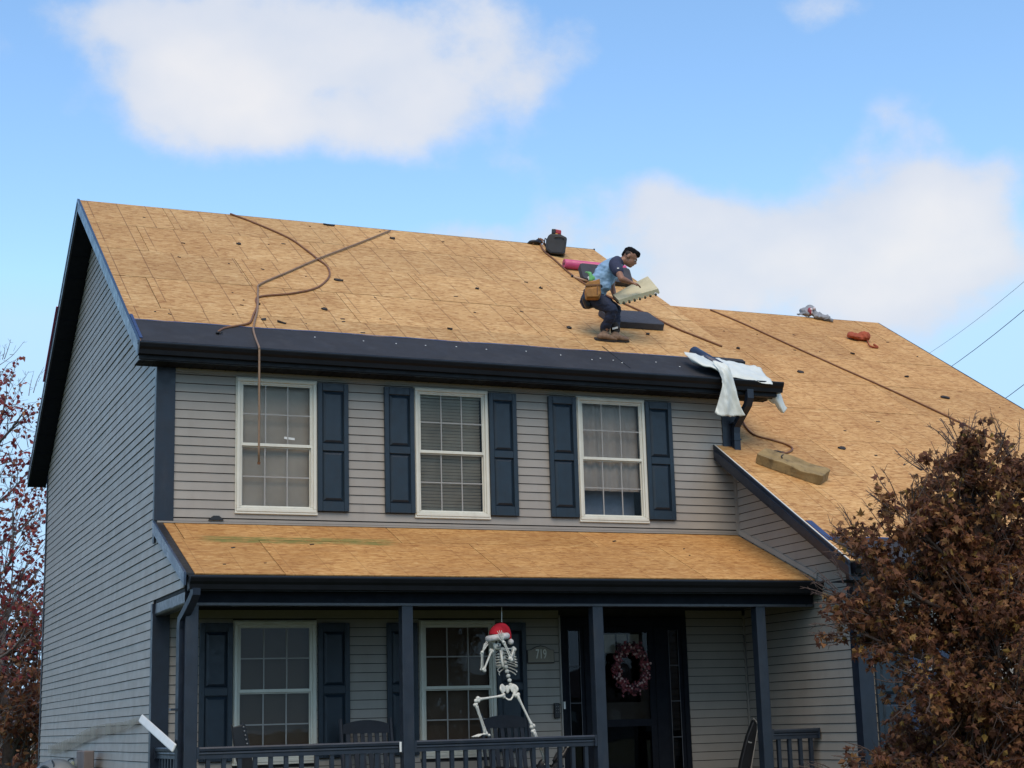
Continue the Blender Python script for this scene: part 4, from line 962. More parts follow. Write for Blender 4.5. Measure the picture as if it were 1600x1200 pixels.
sheet([[(1069, 549, .13), (1086, 553, .15), (1102, 557, .10), (1135, 563, .05), (1165, 570, .04), (1187, 575, .03)],
       [(1072, 556, .12), (1088, 562, .14), (1106, 566, .12), (1140, 572, .06), (1175, 582, .05), (1197, 586, .03)],
       [(1080, 566, .08), (1096, 571, .11), (1116, 574, .12), (1146, 584, .05), (1184, 592, .04), (1206, 597, .03)],
       [(1090, 570, .03), (1106, 575, .07), (1122, 580, .09), (1142, 589, .03), (1174, 595, .02), (1207, 601, .02)]], 'film_sheet', 8, .022, 1)
sheet([[(1112, 566, .15), (1119, 565, .17), (1128, 567, .18), (1136, 572, .15)],
       [(1122, 580, ('y', -.40)), (1129, 578, ('y', -.45)), (1137, 580, ('y', -.44)), (1143, 587, ('y', -.40))],
       [(1128, 600, ('y', -.46)), (1134, 600, ('y', -.49)), (1143, 602, ('y', -.46)), (1149, 606, ('y', -.44))],
       [(1122, 628, ('y', -.42)), (1134, 626, ('y', -.48)), (1146, 628, ('y', -.43)), (1156, 632, ('y', -.46))],
       [(1116, 646, ('y', -.40)), (1131, 650, ('y', -.47)), (1148, 651, ('y', -.41)), (1163, 652, ('y', -.45))]], 'hanging_tail', 8, .035, 4)
sheet([[(1203, 599, ('y', -.30)), (1207, 600, ('y', -.32)), (1211, 603, ('y', -.30))],
       [(1205, 618, ('y', -.26)), (1212, 618, ('y', -.30)), (1220, 616, ('y', -.27))],
       [(1212, 634, ('y', -.24)), (1219, 633, ('y', -.29)), (1226, 631, ('y', -.25))],
       [(1220, 645, ('y', -.23)), (1225, 645, ('y', -.26)), (1230, 638, ('y', -.24))]], 'hanging_tail', 7, .012, 8)
sheet([[(1190, 614, ('y', -.20)), (1200, 615, ('y', -.22)), (1212, 615, ('y', -.2))], [(1196, 622, ('y', -.19)), (1204, 623, ('y', -.21)), (1212, 622, ('y', -.2))], [(1205, 630, ('y', -.18)), (1209, 631, ('y', -.2)), (1214, 629, ('y', -.19))]], 'hanging_tail', 3, .008, 9)
# ------------------------------------------------------------------ the roofer
FOOT = on_main(955, 533); FD = (FOOT - CAM).dot(DV)
def Q(px, py, w=0.0): return at_depth(px, py, FD + w)
person = thing('person', 'person in light blue shirt with navy sleeves and jeans crouching on roof with foam', 'person', loc=FOOT)
def loc(m): m.v = [tuple(Vector(p) - FOOT) for p in m.v]; return m
def limb(m, pts, rs, k=5, seg=12, flat=1.0):
    P = catmull([Vector(p) for p in pts], k); n = len(pts); R_ = []
    for i in range(len(P)):
        t = i / k; j = min(int(t), n - 2); f = t - j; R_.append(rs[j] * (1 - f) + rs[j + 1] * f)
    m.tube(P, R_, seg, flat=flat); m.ball(P[0], R_[0] * .98, 10, 8); m.ball(P[-1], R_[-1] * .98, 10, 8); return m
pel, waist, chest, neckb = Q(926, 463), Q(933, 449), Q(951, 424), Q(964, 411)
headc = Q(984, 402.5)
shR, shL = Q(961, 414.5, -.165), Q(959, 417, .165)
elR, wrR = Q(971.5, 436, -.335), Q(985.5, 441.5, -.25)
elL, wrL = Q(956, 447, .22), Q(960.5, 464, .12)
hipR, hipL = Q(927, 464, -.095), Q(928, 464, .095)
knR, knL = Q(956, 484, -.16), Q(962, 483, .17)
anR = on_main(946, 531) + Vector((0, 0, .085)); anL = on_main(962, 532) + Vector((0, 0, .085))
up = Vector((0, 0, 1))
face = (RV * .80 - up * .55 - DV * .05).normalized()         # where the head looks
crown = (up * .80 + RV * .52).normalized(); crown = (crown - face * crown.dot(face)).normalized(); side = face.cross(crown)
def Hd(f, c, s_): return headc + face * f + crown * c + side * s_
HA = Matrix((face, side, crown)).transposed()
body = MB()
# trunk, neck, head
limb(body, [pel, waist, chest, neckb], [.115, .105, .125, .075]); body.tube([shR, (shR + shL) / 2 + up * .01, shL], [.06, .085, .06], 12)
limb(body, [neckb, Q(970, 408.5), Hd(-.03, -.06, 0)], [.066, .056, .052])
body.ball(Hd(-.012, .028, 0), (.098, .076, .092), 18, 12, HA); body.ball(Hd(.028, -.040, 0), (.066, .058, .074), 16, 10, HA); body.ball(Hd(.058, -.088, 0), (.030, .034, .024), 12, 8, HA)
body.ball(Hd(.076, .016, 0), (.024, .050, .014), 12, 8, HA)                                       # brow
limb(body, [Hd(.082, .008, 0), Hd(.104, -.026, 0)], [.009, .014], 3, 8); body.ball(Hd(.098, -.032, .010), .010, 8, 6); body.ball(Hd(.098, -.032, -.010), .010, 8, 6)   # nose
body.ball(Hd(.088, -.056, 0), (.012, .024, .007), 10, 6, HA); body.ball(Hd(.085, -.068, 0), (.012, .021, .008), 10, 6, HA)    # lips
for s_ in (-1, 1):
    body.ball(Hd(-.012, -.012, .077 * s_), (.020, .010, .031), 10, 8, HA)                            # ear
# arms
def hand(m, wr, d, n_, thumb, curl):
    d = d.normalized(); n_ = (n_ - d * n_.dot(d)).normalized(); s2 = d.cross(n_)
    m.obox(wr + d * .045, d, s2, n_, .042, .036, .014); m.ball(wr + d * .01, .026, 10, 8)
    for i, (o_, l_) in enumerate(((-.029, .066), (-.010, .074), (.010, .069), (.028, .055))):
        b0 = wr + d * .082 + s2 * o_; c1 = b0 + (d * math.cos(curl * .5) - n_ * math.sin(curl * .5)) * l_ * .45; c2 = c1 + (d * math.cos(curl * 1.2) - n_ * math.sin(curl * 1.2)) * l_ * .32; c3 = c2 + (d * math.cos(curl * 1.8) - n_ * math.sin(curl * 1.8)) * l_ * .25
        m.tube([b0 - d * .02, b0, c1, c2, c3], [.0095, .0095, .0088, .0082, .007], 7)
    t0 = wr + d * .025 + s2 * thumb * .034; t1 = t0 + (d * .6 + s2 * thumb * .8 - n_ * .2).normalized() * .04; t2 = t1 + (d * .9 + s2 * thumb * .3 - n_ * .4).normalized() * .03
    m.tube([t0, t1, t2], [.013, .0105, .0085], 7)
limb(body, [shR, (shR + elR) / 2, elR], [.054, .047, .038]); limb(body, [elR, elR * .6 + wrR * .4, wrR], [.039, .038, .025])
hand(body, wrR, (RV * .92 - up * .22 + DV * .30), (up * .9 - DV * .3 + RV * .1), 1, .45)
limb(body, [shL, (shL + elL) / 2, elL], [.054, .046, .038]); limb(body, [elL, elL * .6 + wrL * .4, wrL], [.038, .036, .025])
hand(body, wrL, (RV * .45 - up * .75 - DV * .35), (RV * -.7 - up * .3 - DV * .2), -1, .6)
# legs inside the jeans
for h_, k_, a_ in ((hipR, knR, anR), (hipL, knL, anL)):
    limb(body, [pel, h_], [.08, .07]); limb(body, [h_, (h_ + k_) / 2, k_], [.07, .060, .042]); limb(body, [k_, k_ * .6 + a_ * .4, a_], [.042, .040, .032])
remeshed('body', loc(body), .0085, M_SKIN, person, 3)
# hair: short crop, fuller on top, fading at the sides
hair = MB(); hair.ball(Hd(-.018, .060, 0), (.096, .076, .070), 20, 12, HA); hair.ball(Hd(.048, .088, 0), (.050, .060, .036), 14, 10, HA); hair.ball(Hd(-.080, .018, 0), (.034, .060, .060), 14, 10, HA); hair.ball(Hd(.076, .072, 0), (.022, .050, .022), 12, 8, HA)
o = remeshed('hair', loc(hair), .008, M_HAIR, person, 2); ruffle(o, lambda p: .007 * mnoise.noise(p * 60))
fd = MB()
for s_ in (-1, 1): fd.ball(Hd(-.030, .022, .062 * s_), (.045, .016, .034), 12, 8, HA)
loc(fd).build('hair_fade', plain('fade', (.022, .014, .012), .7), person, True)
for s_ in (-1, 1):
    e = Hd(.080, -.004, .031 * s_); m = MB().ball(e, (.010, .012, .008), 10, 6, HA); loc(m).build('eye', plain_once('eye_white', (.55, .52, .48)), person, True)
    m = MB().ball(e + face * .007, (.005, .006, .006), 8, 6, HA); loc(m).build('iris', plain_once('iris', (.02, .012, .01)), person, True)
    m = MB().tube([e + crown * .016 + side * .018 * s_ + face * .0, e + crown * .020 + face * .009, e + crown * .017 - side * .020 * s_ + face * .012], [.003, .005, .003], 6); loc(m).build('eyebrow', M_HAIR, person, True)
m = MB().obox(Hd(.0945, -.062, 0), side, crown, face, .018, .0014, .003); loc(m).build('mouth_line', plain_once('mouth', (.10, .035, .03)), person)
# shirt: light blue trunk, navy raglan sleeves and hem gathered at the waist
sh = MB(); limb(sh, [Q(931, 453), Q(936, 444), chest, Q(960, 413)], [.142, .130, .150, .098]); sh.tube([shR + (shL - shR) * .1, (shR + shL) / 2, shL - (shL - shR) * .1], [.07, .10, .07], 12)
sh.ball(Q(945, 447, -.07), (.075, .07, .075), 12, 8).ball(Q(944, 441, .0), (.10, .12, .10), 12, 8)
o = remeshed('shirt', loc(sh), .010, M_SHIRT, person, 4)
ruffle(o, lambda p: .012 * mnoise.noise(Vector((p.x * 11 + p.z * 7, p.y * 9, p.z * 13))) + .010 * mnoise.noise(Vector((p.x * 22, p.y * 20, p.z * 34))))
sv = MB(); limb(sv, [neckb + DV * -.05 + up * .02, shR + up * .015, shR * .55 + elR * .45], [.060, .080, .074]); o = remeshed('sleeve', loc(sv), .010, M_SHIRT2, person, 3)
sv = MB(); limb(sv, [neckb + DV * .05 + up * .02, shL + up * .015, shL * .6 + elL * .4], [.060, .080, .074]); remeshed('sleeve', loc(sv), .010, M_SHIRT2, person, 3)
p_ = shR * .6 + elR * .4 - DV * .078 + up * .01; m = MB().obox(p_, RV, up, DV, .012, .008, .003); loc(m).build('sleeve_logo', plain_once('logo_white', (.6, .6, .6)), person)
sv = MB(); limb(sv, [Q(963, 413), Q(967.5, 410)], [.088, .072]); remeshed('collar', loc(sv), .010, M_SHIRT2, person, 2)
# jeans
jn = MB(); limb(jn, [Q(933, 452), pel, Q(919, 470)], [.118, .138, .108])
for h_, k_, a_, in ((hipR, knR, anR), (hipL, knL, anL)):
    limb(jn, [Q(921, 468) * .5 + h_ * .5, (h_ + k_) / 2, k_], [.112, .094, .070]); limb(jn, [k_, k_ * .55 + a_ * .45, a_ + up * .07], [.073, .064, .057])
o = remeshed('jeans', loc(jn), .011, M_JEANS, person, 3)
ruffle(o, lambda p: .010 * mnoise.noise(Vector((p.x * 7, p.y * 7, p.z * 15))) + .008 * mnoise.noise(Vector((p.x * 15, p.y * 15, p.z * 40))))
# boots planted on the slope
for nm, an, base, toe in (('r', anR, on_main(943, 532), on_main(964, 534)), ('l', anL, on_main(962, 533), on_main(977, 534))):
    d = (toe - base); d = d.normalized(); n_ = NM; sidev = d.cross(n_).normalized(); heel = base - d * .095
    bt = MB(); limb(bt, [an + up * .06, an, heel + d * .05 + n_ * .055], [.050, .050, .042]); limb(bt, [heel + d * .03 + n_ * .042, heel + d * .10 + n_ * .055, heel + d * .18 + n_ * .042, heel + d * .25 + n_ * .034], [.036, .042, .036, .026])
    remeshed('boot', loc(bt), .010, M_BOOT, person, 2)
    m = MB(); pr = [(-.02, -.035), (.03, -.044), (.12, -.050), (.22, -.046), (.275, -.02), (.275, .02), (.22, .046), (.12, .050), (.03, .044), (-.02, .035)]
    m.hexa([heel + d * a + sidev * b + n_ * .001 for a, b in pr], [heel + d * a + sidev * b + n_ * .020 for a, b in pr]); loc(m).build('sole', M_SOLE, person)
    m = MB(); limb(m, [an + up * .040, an + up * .095], [.060, .058], 2); loc(m).build('boot_collar', M_SOLE, person, True)
m = MB().obox(anL + up * .055 - DV * .07 + RV * -.005, RV + up * .2, up, DV, .035, .012, .003); loc(m).build('boot_tag', M_WHITE, person)
m = MB(); m.tube([Q(922, 447, -.15), Q(936, 446, -.165), Q(948, 449, -.06)], .02, 8, flat=.4); loc(m).build('belt', M_BLACK, person)

# tool pouch on his hip, with hammer and glove standing in it
c = Q(926, 452, -.235); tp = thing('tool_pouch', 'tan leather tool pouch hanging at the roofer\'s hip', 'tool pouch', loc=c)
T = (RV * .99 - up * -.03).normalized(); U = (up * .99 + RV * .06).normalized()
pf = [(-.085, -.125), (.085, -.135), (.105, -.06), (.092, .03), (.085, .125), (.03, .105), (-.045, .10), (-.085, .075), (-.10, -.03)]
m = MB(); m.hexa([T * a - DV * .045 + U * b for a, b in pf], [T * a + DV * .05 + U * b for a, b in pf]); bevel(m.build('bag', M_LEATHER, tp), .018, 3, 25)
m = MB(); m.hexa([T * (a * .84) - DV * .075 + U * (b * .52 - .05) for a, b in pf], [T * (a * .9) - DV * .04 + U * (b * .56 - .045) for a, b in pf]); bevel(m.build('front_pocket', M_LEATHER, tp), .014, 3, 25)
m = MB(); m.obox(T * -.0 - DV * .052 + U * .04, T, U, DV, .09, .010, .006); m.build('seam_band', plain_once('dk_leather', (.16, .07, .02)), tp)
m = MB(); m.obox(T * .055 - DV * .082 + U * -.03, T, U, DV, .006, .055, .004); m.build('seam_band', plain_once('dk_leather', (.16, .07, .02)), tp)
c = Q(917, 437, -.22); hm = thing('hammer', 'hammer with pale wooden handle sticking out of the tan pouch', 'hammer', loc=c)
a_ = Q(894, 431.5, -.26) - c; b_ = Q(920, 440, -.20) - c
MB().tube([a_, a_ * .6 + b_ * .4, b_], [.016, .013, .014], 8, flat=.75).build('handle', plain_once('hickory', (.55, .33, .20)), hm, True)
d = (a_ - b_).normalized(); MB().tube([a_ + d * .012, a_ - d * .01], .018, 8).build('handle_cap', M_BLACK, hm); MB().tube([b_ + up * .03, b_ - up * .03], [.018, .016], 8).build('head', plain_once('hammer_iron', (.10, .05, .05), metal=.6), hm, True)
c = Q(923, 431, -.22); gl = thing('work_glove', 'bright green work glove stuffed in the tan pouch', 'glove', loc=c)
m = MB(); limb(m, [Vector((0, 0, -.05)), Vector((0, 0, 0)), RV * -.01 + up * .03], [.028, .026, .024], 3, 8); 
for a in (-.05, -.03, -.01): m.tube([RV * a * .3 + up * .025, RV * a + up * .05, RV * a * 1.4 + up * .045], [.012, .011, .008], 6)
m.tube([RV * .01, RV * .035 - up * .02, RV * .045 - up * .05], [.016, .018, .012], 6); remeshed('palm_and_fingers', m, .007, M_GREEN, gl, 2)
MB().tube([RV * -.03 - up * .01, RV * -.012 - up * .05], [.014, .018], 6).build('cuff', M_WHITE, gl)
c = Q(918, 473, -.10); bp = MB(); limb(bp, [Q(916, 467, -.11), Q(919, 477, -.10)], [.055, .050], 3, 10); loc(bp); remeshed('rear_pocket_pad', bp, .012, M_BLACK, person, 2)

# cream foam block in his hands, egg-crate underneath
A, B, C_, D_ = Q(957.5, 460.5, .06), Q(1012, 431.5, .22), Q(1028.5, 451, -.10), Q(966, 468.5, -.22)
fb = thing('foam_block', 'cream foam block with egg-crate underside held by the roofer', 'foam block', loc=(A + B + C_ + D_) / 4)
nn = (B - A).cross(D_ - A).normalized(); nn = nn if nn.z > 0 else -nn; th = .052; o0 = fb.location
NXX, NYY = 40, 22; top, bot = [], []
for j in range(NYY + 1):
    r1_, r2_ = [], []
    for i in range(NXX + 1):
        s_, t = i / NXX, j / NYY; p = (A * (1 - s_) + B * s_) * (1 - t) + (D_ * (1 - s_) + C_ * s_) * t
        r1_.append(p + nn * .004 * mnoise.noise(p * 6) - o0); r2_.append(p - nn * (th + .016 * math.sin(s_ * 2 * math.pi * 7.5) * math.cos(t * math.pi * 2 * 3)) - o0)
    top.append(r1_); bot.append(r2_)
m = MB(); m.grid(top); m.grid(bot)
m.grid([top[0], bot[0]]); m.grid([top[-1], bot[-1]]); m.grid([[r[0] for r in top], [r[0] for r in bot]]); m.grid([[r[-1] for r in top], [r[-1] for r in bot]])
o = m.build('slab', M_PADYEL, fb)
dots = MB()
for i in range(7):
    s_ = (i + .8) / 7.6; p = (D_ * (1 - s_) + C_ * s_) - nn * (th + .012) - o0; dots.ball(p, (.017, .017, .019), 8, 6)
dots.build('hollow_edge', plain_once('foam_dark', (.05, .055, .035)), fb, True)

# ------------------------------------------------------------------ on the porch
# skeleton with a santa hat, standing on the rail and hung from the ceiling
SY = -1.36
def S(px, py, w=0.0): return onY(px, py, SY + w)
sk = thing('skeleton', 'white plastic skeleton in santa hat perched on the porch rail', 'skeleton', loc=S(785, 1150)); so = sk.location.copy()
def sl_(m): m.v = [tuple(Vector(p) - so) for p in m.v]; return m
def bone(name, a, b, r, k1=1.9, k2=1.9, mid=None):
    a, b = Vector(a), Vector(b); d = (b - a).normalized(); m = MB(); L_ = (b - a).length
    m.tube([a, a + d * L_ * .12, a + d * L_ * .25, a + d * L_ * .75, a + d * L_ * .88, b], [r * k1, r * 1.25, r, r * .95, r * 1.25, r * k2], 8)
    n_ = d.cross(Vector((0, 1, 0))).normalized()
    for e, kk in ((a, k1), (b, k2)):
        m.ball(e + n_ * r * .8, r * kk, 8, 6); m.ball(e - n_ * r * .8, r * kk, 8, 6)
    return sl_(m).build(name, M_BONE, sk, True)
# skull
hc = S(775, 1003); m = MB(); m.ball(hc + Vector((0, 0, .025)), (.062, .072, .07), 16, 12); m.ball(hc + Vector((-.005, -.035, -.035)), (.042, .040, .045), 14, 10); m.ball(hc + Vector((-.005, -.040, -.062)), (.034, .035, .018), 12, 8)
remeshed('skull', sl_(m), .007, M_BONE, sk, 2)
m = MB()
for dx in (-.026, .018): m.ball(hc + Vector((dx, -.070, -.008)), (.015, .012, .013), 10, 6)
m.ball(hc + Vector((-.004, -.076, -.034)), (.007, .006, .010), 8, 6); m.obox(hc + Vector((-.004, -.076, -.055)), (1, 0, 0), (0, 0, 1), (0, 1, 0), .022, .004, .004); sl_(m).build('eye_socket', M_BLACK, sk, True)
# spine
for i in range(9):
    t = i / 8; p = S(790 + 8 * t ** 1.2 - 6 * (1 - t), 1014 + 56 * t, .05)
    m = MB(); m.ball(p, (.024, .022, .021), 10, 6); m.obox(p + Vector((0, .02, -.004)), (0, 1, -.4), (1, 0, 0), (0, 0, 1), .022, .005, .006); sl_(m).build('vertebra', M_BONE, sk, True)
# ribs: eight pairs of hoops, breastbone and collar bones
for i in range(8):
    t = i / 7; cy = 1014 + 30 * t; c0 = S(789 + 4 * t, cy, .03); rx_ = .085 + .030 * math.sin(math.pi * min(1, t * .75 + .2)); ry_ = .075 + .02 * math.sin(math.pi * t)
    for s_ in (-1, 1):
        pts = []; end = 2.55 if i < 5 else 2.55 - .32 * (i - 4)
        for q in range(10):
            a = math.pi / 2 - s_ * (end * q / 9)
            pts.append(c0 + Vector((rx_ * math.cos(a) * 1.0 - .0, ry_ * math.sin(a), -.085 * (q / 9) * (1 if i < 5 else .8) + (.03 * max(0, (q - 6) / 3) if i < 6 else 0))))
        m = MB().tube(pts, .0062, 6, flat=.75); sl_(m).build('rib', M_BONE, sk, True)
m = MB().tube([S(783, 1016, -.05), S(784, 1028, -.075), S(786, 1040, -.07), S(787, 1044, -.06)], [.018, .013, .014, .006], 8, flat=.5); sl_(m).build('breastbone', M_BONE, sk, True)
bone('collar_bone', S(784, 1014, -.05), S(769, 1016, -.0), .006); bone('collar_bone', S(786, 1014, -.05), S(802, 1013, -.0), .006)
for px in (771, 802):
    m = MB().hexa([S(px - 4, 1013, .07), S(px + 4, 1013, .07), S(px + 1, 1031, .08)], [S(px - 4, 1013, .078), S(px + 4, 1013, .078), S(px + 1, 1031, .088)]); sl_(m).build('shoulder_blade', M_BONE, sk)
# arms
bone('upper_arm', S(768, 1017, -.02), S(756, 1047, -.05), .0105); bone('forearm', S(752, 1046, -.06), S(752.5, 1021, -.10), .007, 1.6, 1.6); bone('forearm', S(754.5, 1045, -.05), S(754, 1021, -.10), .006, 1.4, 1.4)
bone('upper_arm', S(803, 1014, -.0), S(798, 1030, -.12), .0115); bone('forearm', S(797, 1028, -.12), S(787, 1005, -.13), .007, 1.6, 1.6); bone('forearm', S(799, 1026, -.11), S(788.5, 1004, -.13), .006, 1.4, 1.4)
def skhand(w0, tips):
    m = MB(); m.ball(w0, (.018, .012, .016), 8, 6)
    for t in tips:
        mid = w0 * .55 + t * .45; k3 = w0 * .25 + t * .75
        m.tube([w0, mid, k3, t], [.0055, .0050, .0045, .0035], 6); m.ball(mid, .0062, 6, 5); m.ball(k3, .0055, 6, 5)
    sl_(m).build('hand', M_BONE, sk, True)
skhand(S(786.5, 1003, -.14), [S(776.5, 995, -.15), S(777, 986, -.15), S(780, 985, -.15), S(783.5, 985, -.15), S(786, 988, -.14)])
skhand(S(753.5, 1019, -.11), [S(757, 1005, -.12), S(760, 1002, -.11), S(762, 1003, -.10), S(763, 1006, -.10), S(759, 1012, -.12)])
# pelvis
pc = S(794, 1080, .02); m = MB()
for s_ in (-1, 1):
    m.tube(catmull([pc + Vector((s_ * .018, .02, .045)), pc + Vector((s_ * .062, .01, .055)), pc + Vector((s_ * .088, -.02, .02)), pc + Vector((s_ * .062, -.015, -.025)), pc + Vector((s_ * .040, -.01, -.06)), pc + Vector((s_ * .014, -.03, -.085))], 4), [.010] * 3 + [.022] * 7 + [.018] * 5 + [.012] * 6, 8, flat=.6)
    m.ball(pc + Vector((s_ * .056, -.0, .022)), (.034, .010, .040), 12, 8)
m.ball(pc + Vector((0, .02, .02)), (.026, .014, .045), 10, 8); m.tube([pc + Vector((-.016, -.03, -.085)), pc + Vector((.016, -.03, -.085))], .011, 8)
remeshed('pelvis', sl_(m), .006, M_BONE, sk, 2)
# legs
bone('thigh_bone', S(787, 1087, -.0), S(747, 1093, -.12), .0125, 1.6, 1.9); bone('shin_bone', S(743, 1101, -.12), S(758, 1146, -.06), .010); bone('shin_bone', S(746, 1104, -.11), S(760.5, 1145, -.05), .006, 1.4, 1.4)
m = MB().ball(S(743.5, 1095, -.13), (.020, .014, .020), 8, 6); sl_(m).build('kneecap', M_BONE, sk, True)
bone('thigh_bone', S(808, 1086, -.0), S(832, 1135, -.02), .0125, 1.9, 1.9); bone('shin_bone', S(833, 1142, -.02), S(851, 1188, .05), .010); bone('shin_bone', S(836, 1143, -.01), S(854, 1187, .05), .006, 1.4, 1.4)
def skfoot(a, d, s2):
    m = MB(); m.ball(a, (.020, .018, .018), 8, 6); m.ball(a - d * .03 + Vector((0, 0, -.012)), (.018, .016, .014), 8, 6)
    for i in range(5):
        e = a + d * (.155 - .012 * i) + s2 * (.028 * (i - 2) / 2) + Vector((0, 0, -.022)); m.tube([a + s2 * .008 * (i - 2), a * .45 + e * .55 + Vector((0, 0, .010)), e], [.008, .0065, .0045], 6); m.ball(e, .006, 6, 4)
    sl_(m).build('foot', M_BONE, sk, True)
skfoot(S(760, 1147, -.06), Vector((-.95, -.1, 0)), Vector((.1, -.9, 0))); skfoot(S(853, 1190, .05), Vector((-.3, -.9, 0)), Vector((.9, -.3, 0)))
MB().tube([S(784, 972) - so, S(784, 948) - so], .0035, 6).build('hanging_cord', M_WHITE, sk)
# hat
hb = S(779, 994, -.02); ht = thing('santa_hat', 'red santa hat with white trim on the skeleton\'s head', 'hat', loc=hb)
m = MB(); m.tube(catmull([Vector((-.012, 0, -.0)), Vector((.0, 0, .05)), Vector((.03, .0, .095)), Vector((.075, -.01, .085)), Vector((.108, -.015, .035)), Vector((.122, -.02, -.035))], 6), [.094] * 2 + [.090] * 3 + [.086, .082, .078, .072, .066, .060] + [.05, .044, .040, .038, .036, .034] + [.033, .031, .030, .029, .028, .027] + [.025, .023, .021, .019, .017, .015] + [.014, .013], 18)
remeshed('cone', m, .009, M_RED, ht, 3)
m = MB(); P_ = []
for i in range(25):
    a = 2 * math.pi * i / 24; P_.append(Vector((-.012 + .097 * math.cos(a), .088 * math.sin(a), -.012 + .014 * math.cos(a))))
m.tube(P_, .034, 10); remeshed('fur_trim', m, .009, M_FUR, ht, 2); MB().ball((.124, -.02, -.058), .030, 14, 10).build('pompom', M_FUR, ht, True)

# house number plaque
pl = [(-.165, -.10), (.165, -.10), (.165, .045), (.13, .047), (.105, .058), (.06, .082), (.0, .095), (-.06, .082), (-.105, .058), (-.13, .047), (-.165, .045)]
c = onY(845, 1022, -.045); ns = thing('house_number_sign', 'arched brown plaque reading 719 left of front door', 'sign', loc=c)
m = MB(); m.hexa([Vector((a, -.0, b)) for a, b in pl], [Vector((a, .022, b)) for a, b in pl]); bevel(m.build('backing', M_SIGNEDGE, ns), .003, 1)
m = MB(); m.hexa([Vector((a * .94, -.006, b * .90 + .001)) for a, b in pl], [Vector((a * .94, .001, b * .90 + .001)) for a, b in pl]); m.build('face', M_SIGNFACE, ns)
def text(name, s_, size, mat, parent, locv, sx=1.0, rot=(rad(90), 0, 0), depth=.003):
    cu = bpy.data.curves.new(name, 'FONT'); cu.body = s_; cu.size = size; cu.extrude = depth; cu.align_x = 'CENTER'; cu.align_y = 'CENTER'; cu.offset = .0012
    o = bpy.data.objects.new('tmp', cu); COL.objects.link(o); dg = bpy.context.evaluated_depsgraph_get(); me = bpy.data.meshes.new_from_object(o.evaluated_get(dg)); bpy.data.objects.remove(o)
    q = link(name, me, mat, parent); q.location = locv; q.rotation_euler = rot; q.scale = (sx, 1, 1); return q
text('numerals', '719', .145, M_GOLD, ns, (0, -.010, -.004), .62)
# key box, bell, cable
m = MB(); c = onY(870, 1110, -.03); kb = thing('key_lock_box', 'small black keypad box on the siding beside door', 'key box', loc=c)
bevel(MB().box(-.032, .032, -.02, .02, -.085, .08).build('case', M_BLACK, kb), .008, 2)
for i in range(6): MB().ball((-.012 + .024 * (i % 2), -.022, .04 - .03 * (i // 2)), (.006, .004, .006), 6, 4).build('button', plain_once('key_grey', (.2, .2, .2)), kb)
part(MB().box(x0 - .012, x0 + .010, -.04, -.028, 1.69, 1.77), 'door_bell', M_WHITE)
cb = MB().tube(catmull([onY(1162, 992, -.03), onY(1166, 1030, -.03), onY(1171, 1090, -.03), onY(1174, 1130, -.03), onY(1176, 1180, -.03)], 4), .007, 6).build('porch_cable', plain_once('cable_grey', (.16, .15, .14)), None, True); tag(cb, 'thin grey cable hanging down the wall right of the door', 'cable')

# wreath on the storm door
wc = onY(985, 1045, -.06); wr = thing('door_wreath', 'red berry and leaf wreath hanging on dark front door', 'wreath', loc=wc)
m = MB(); m.tube([Vector((.17 * math.cos(a * math.pi / 12), 0, .21 * math.sin(a * math.pi / 12))) for a in range(25)], .022, 8); m.build('vine_ring', plain_once('vine', (.05, .03, .025)), wr, True)
rw = random.Random(3); lv = MB(); dk = MB(); be = MB(); pk = MB()
for i in range(560):
    a = rw.uniform(0, 2 * math.pi); r0 = rw.gauss(1.0, .14); c = Vector((.185 * r0 * math.cos(a), rw.uniform(-.06, .0), .235 * r0 * math.sin(a)))
    u = Vector((rw.gauss(0, 1), rw.gauss(0, .6), rw.gauss(0, 1))).normalized(); w_ = u.cross(Vector((rw.gauss(0, .3), -1, rw.gauss(0, .3)))).normalized(); s_ = rw.uniform(.022, .042)
    (lv if rw.random() < .5 else dk).add([c - u * s_, c + w_ * s_ * .5, c + u * s_, c - w_ * s_ * .5], [(0, 1, 2, 3)])
    if rw.random() < .5: be.ball(c + Vector((0, -.012, 0)), rw.uniform(.007, .012), 6, 4)
    if rw.random() < .13: pk.ball(c + Vector((0, -.025, 0)), rw.uniform(.010, .016), 6, 4)
tag(lv.build('leaves', plain_once('wreath_red', (.24, .045, .05), perobj=0), wr), kind='stuff'); tag(dk.build('dark_leaves', plain_once('wreath_dark', (.05, .012, .02)), wr), kind='stuff')
tag(be.build('berries', plain_once('wreath_berry', (.32, .10, .12)), wr, True), kind='stuff'); tag(pk.build('pale_berries', plain_once('wreath_pale', (.55, .36, .33)), wr, True), kind='stuff')

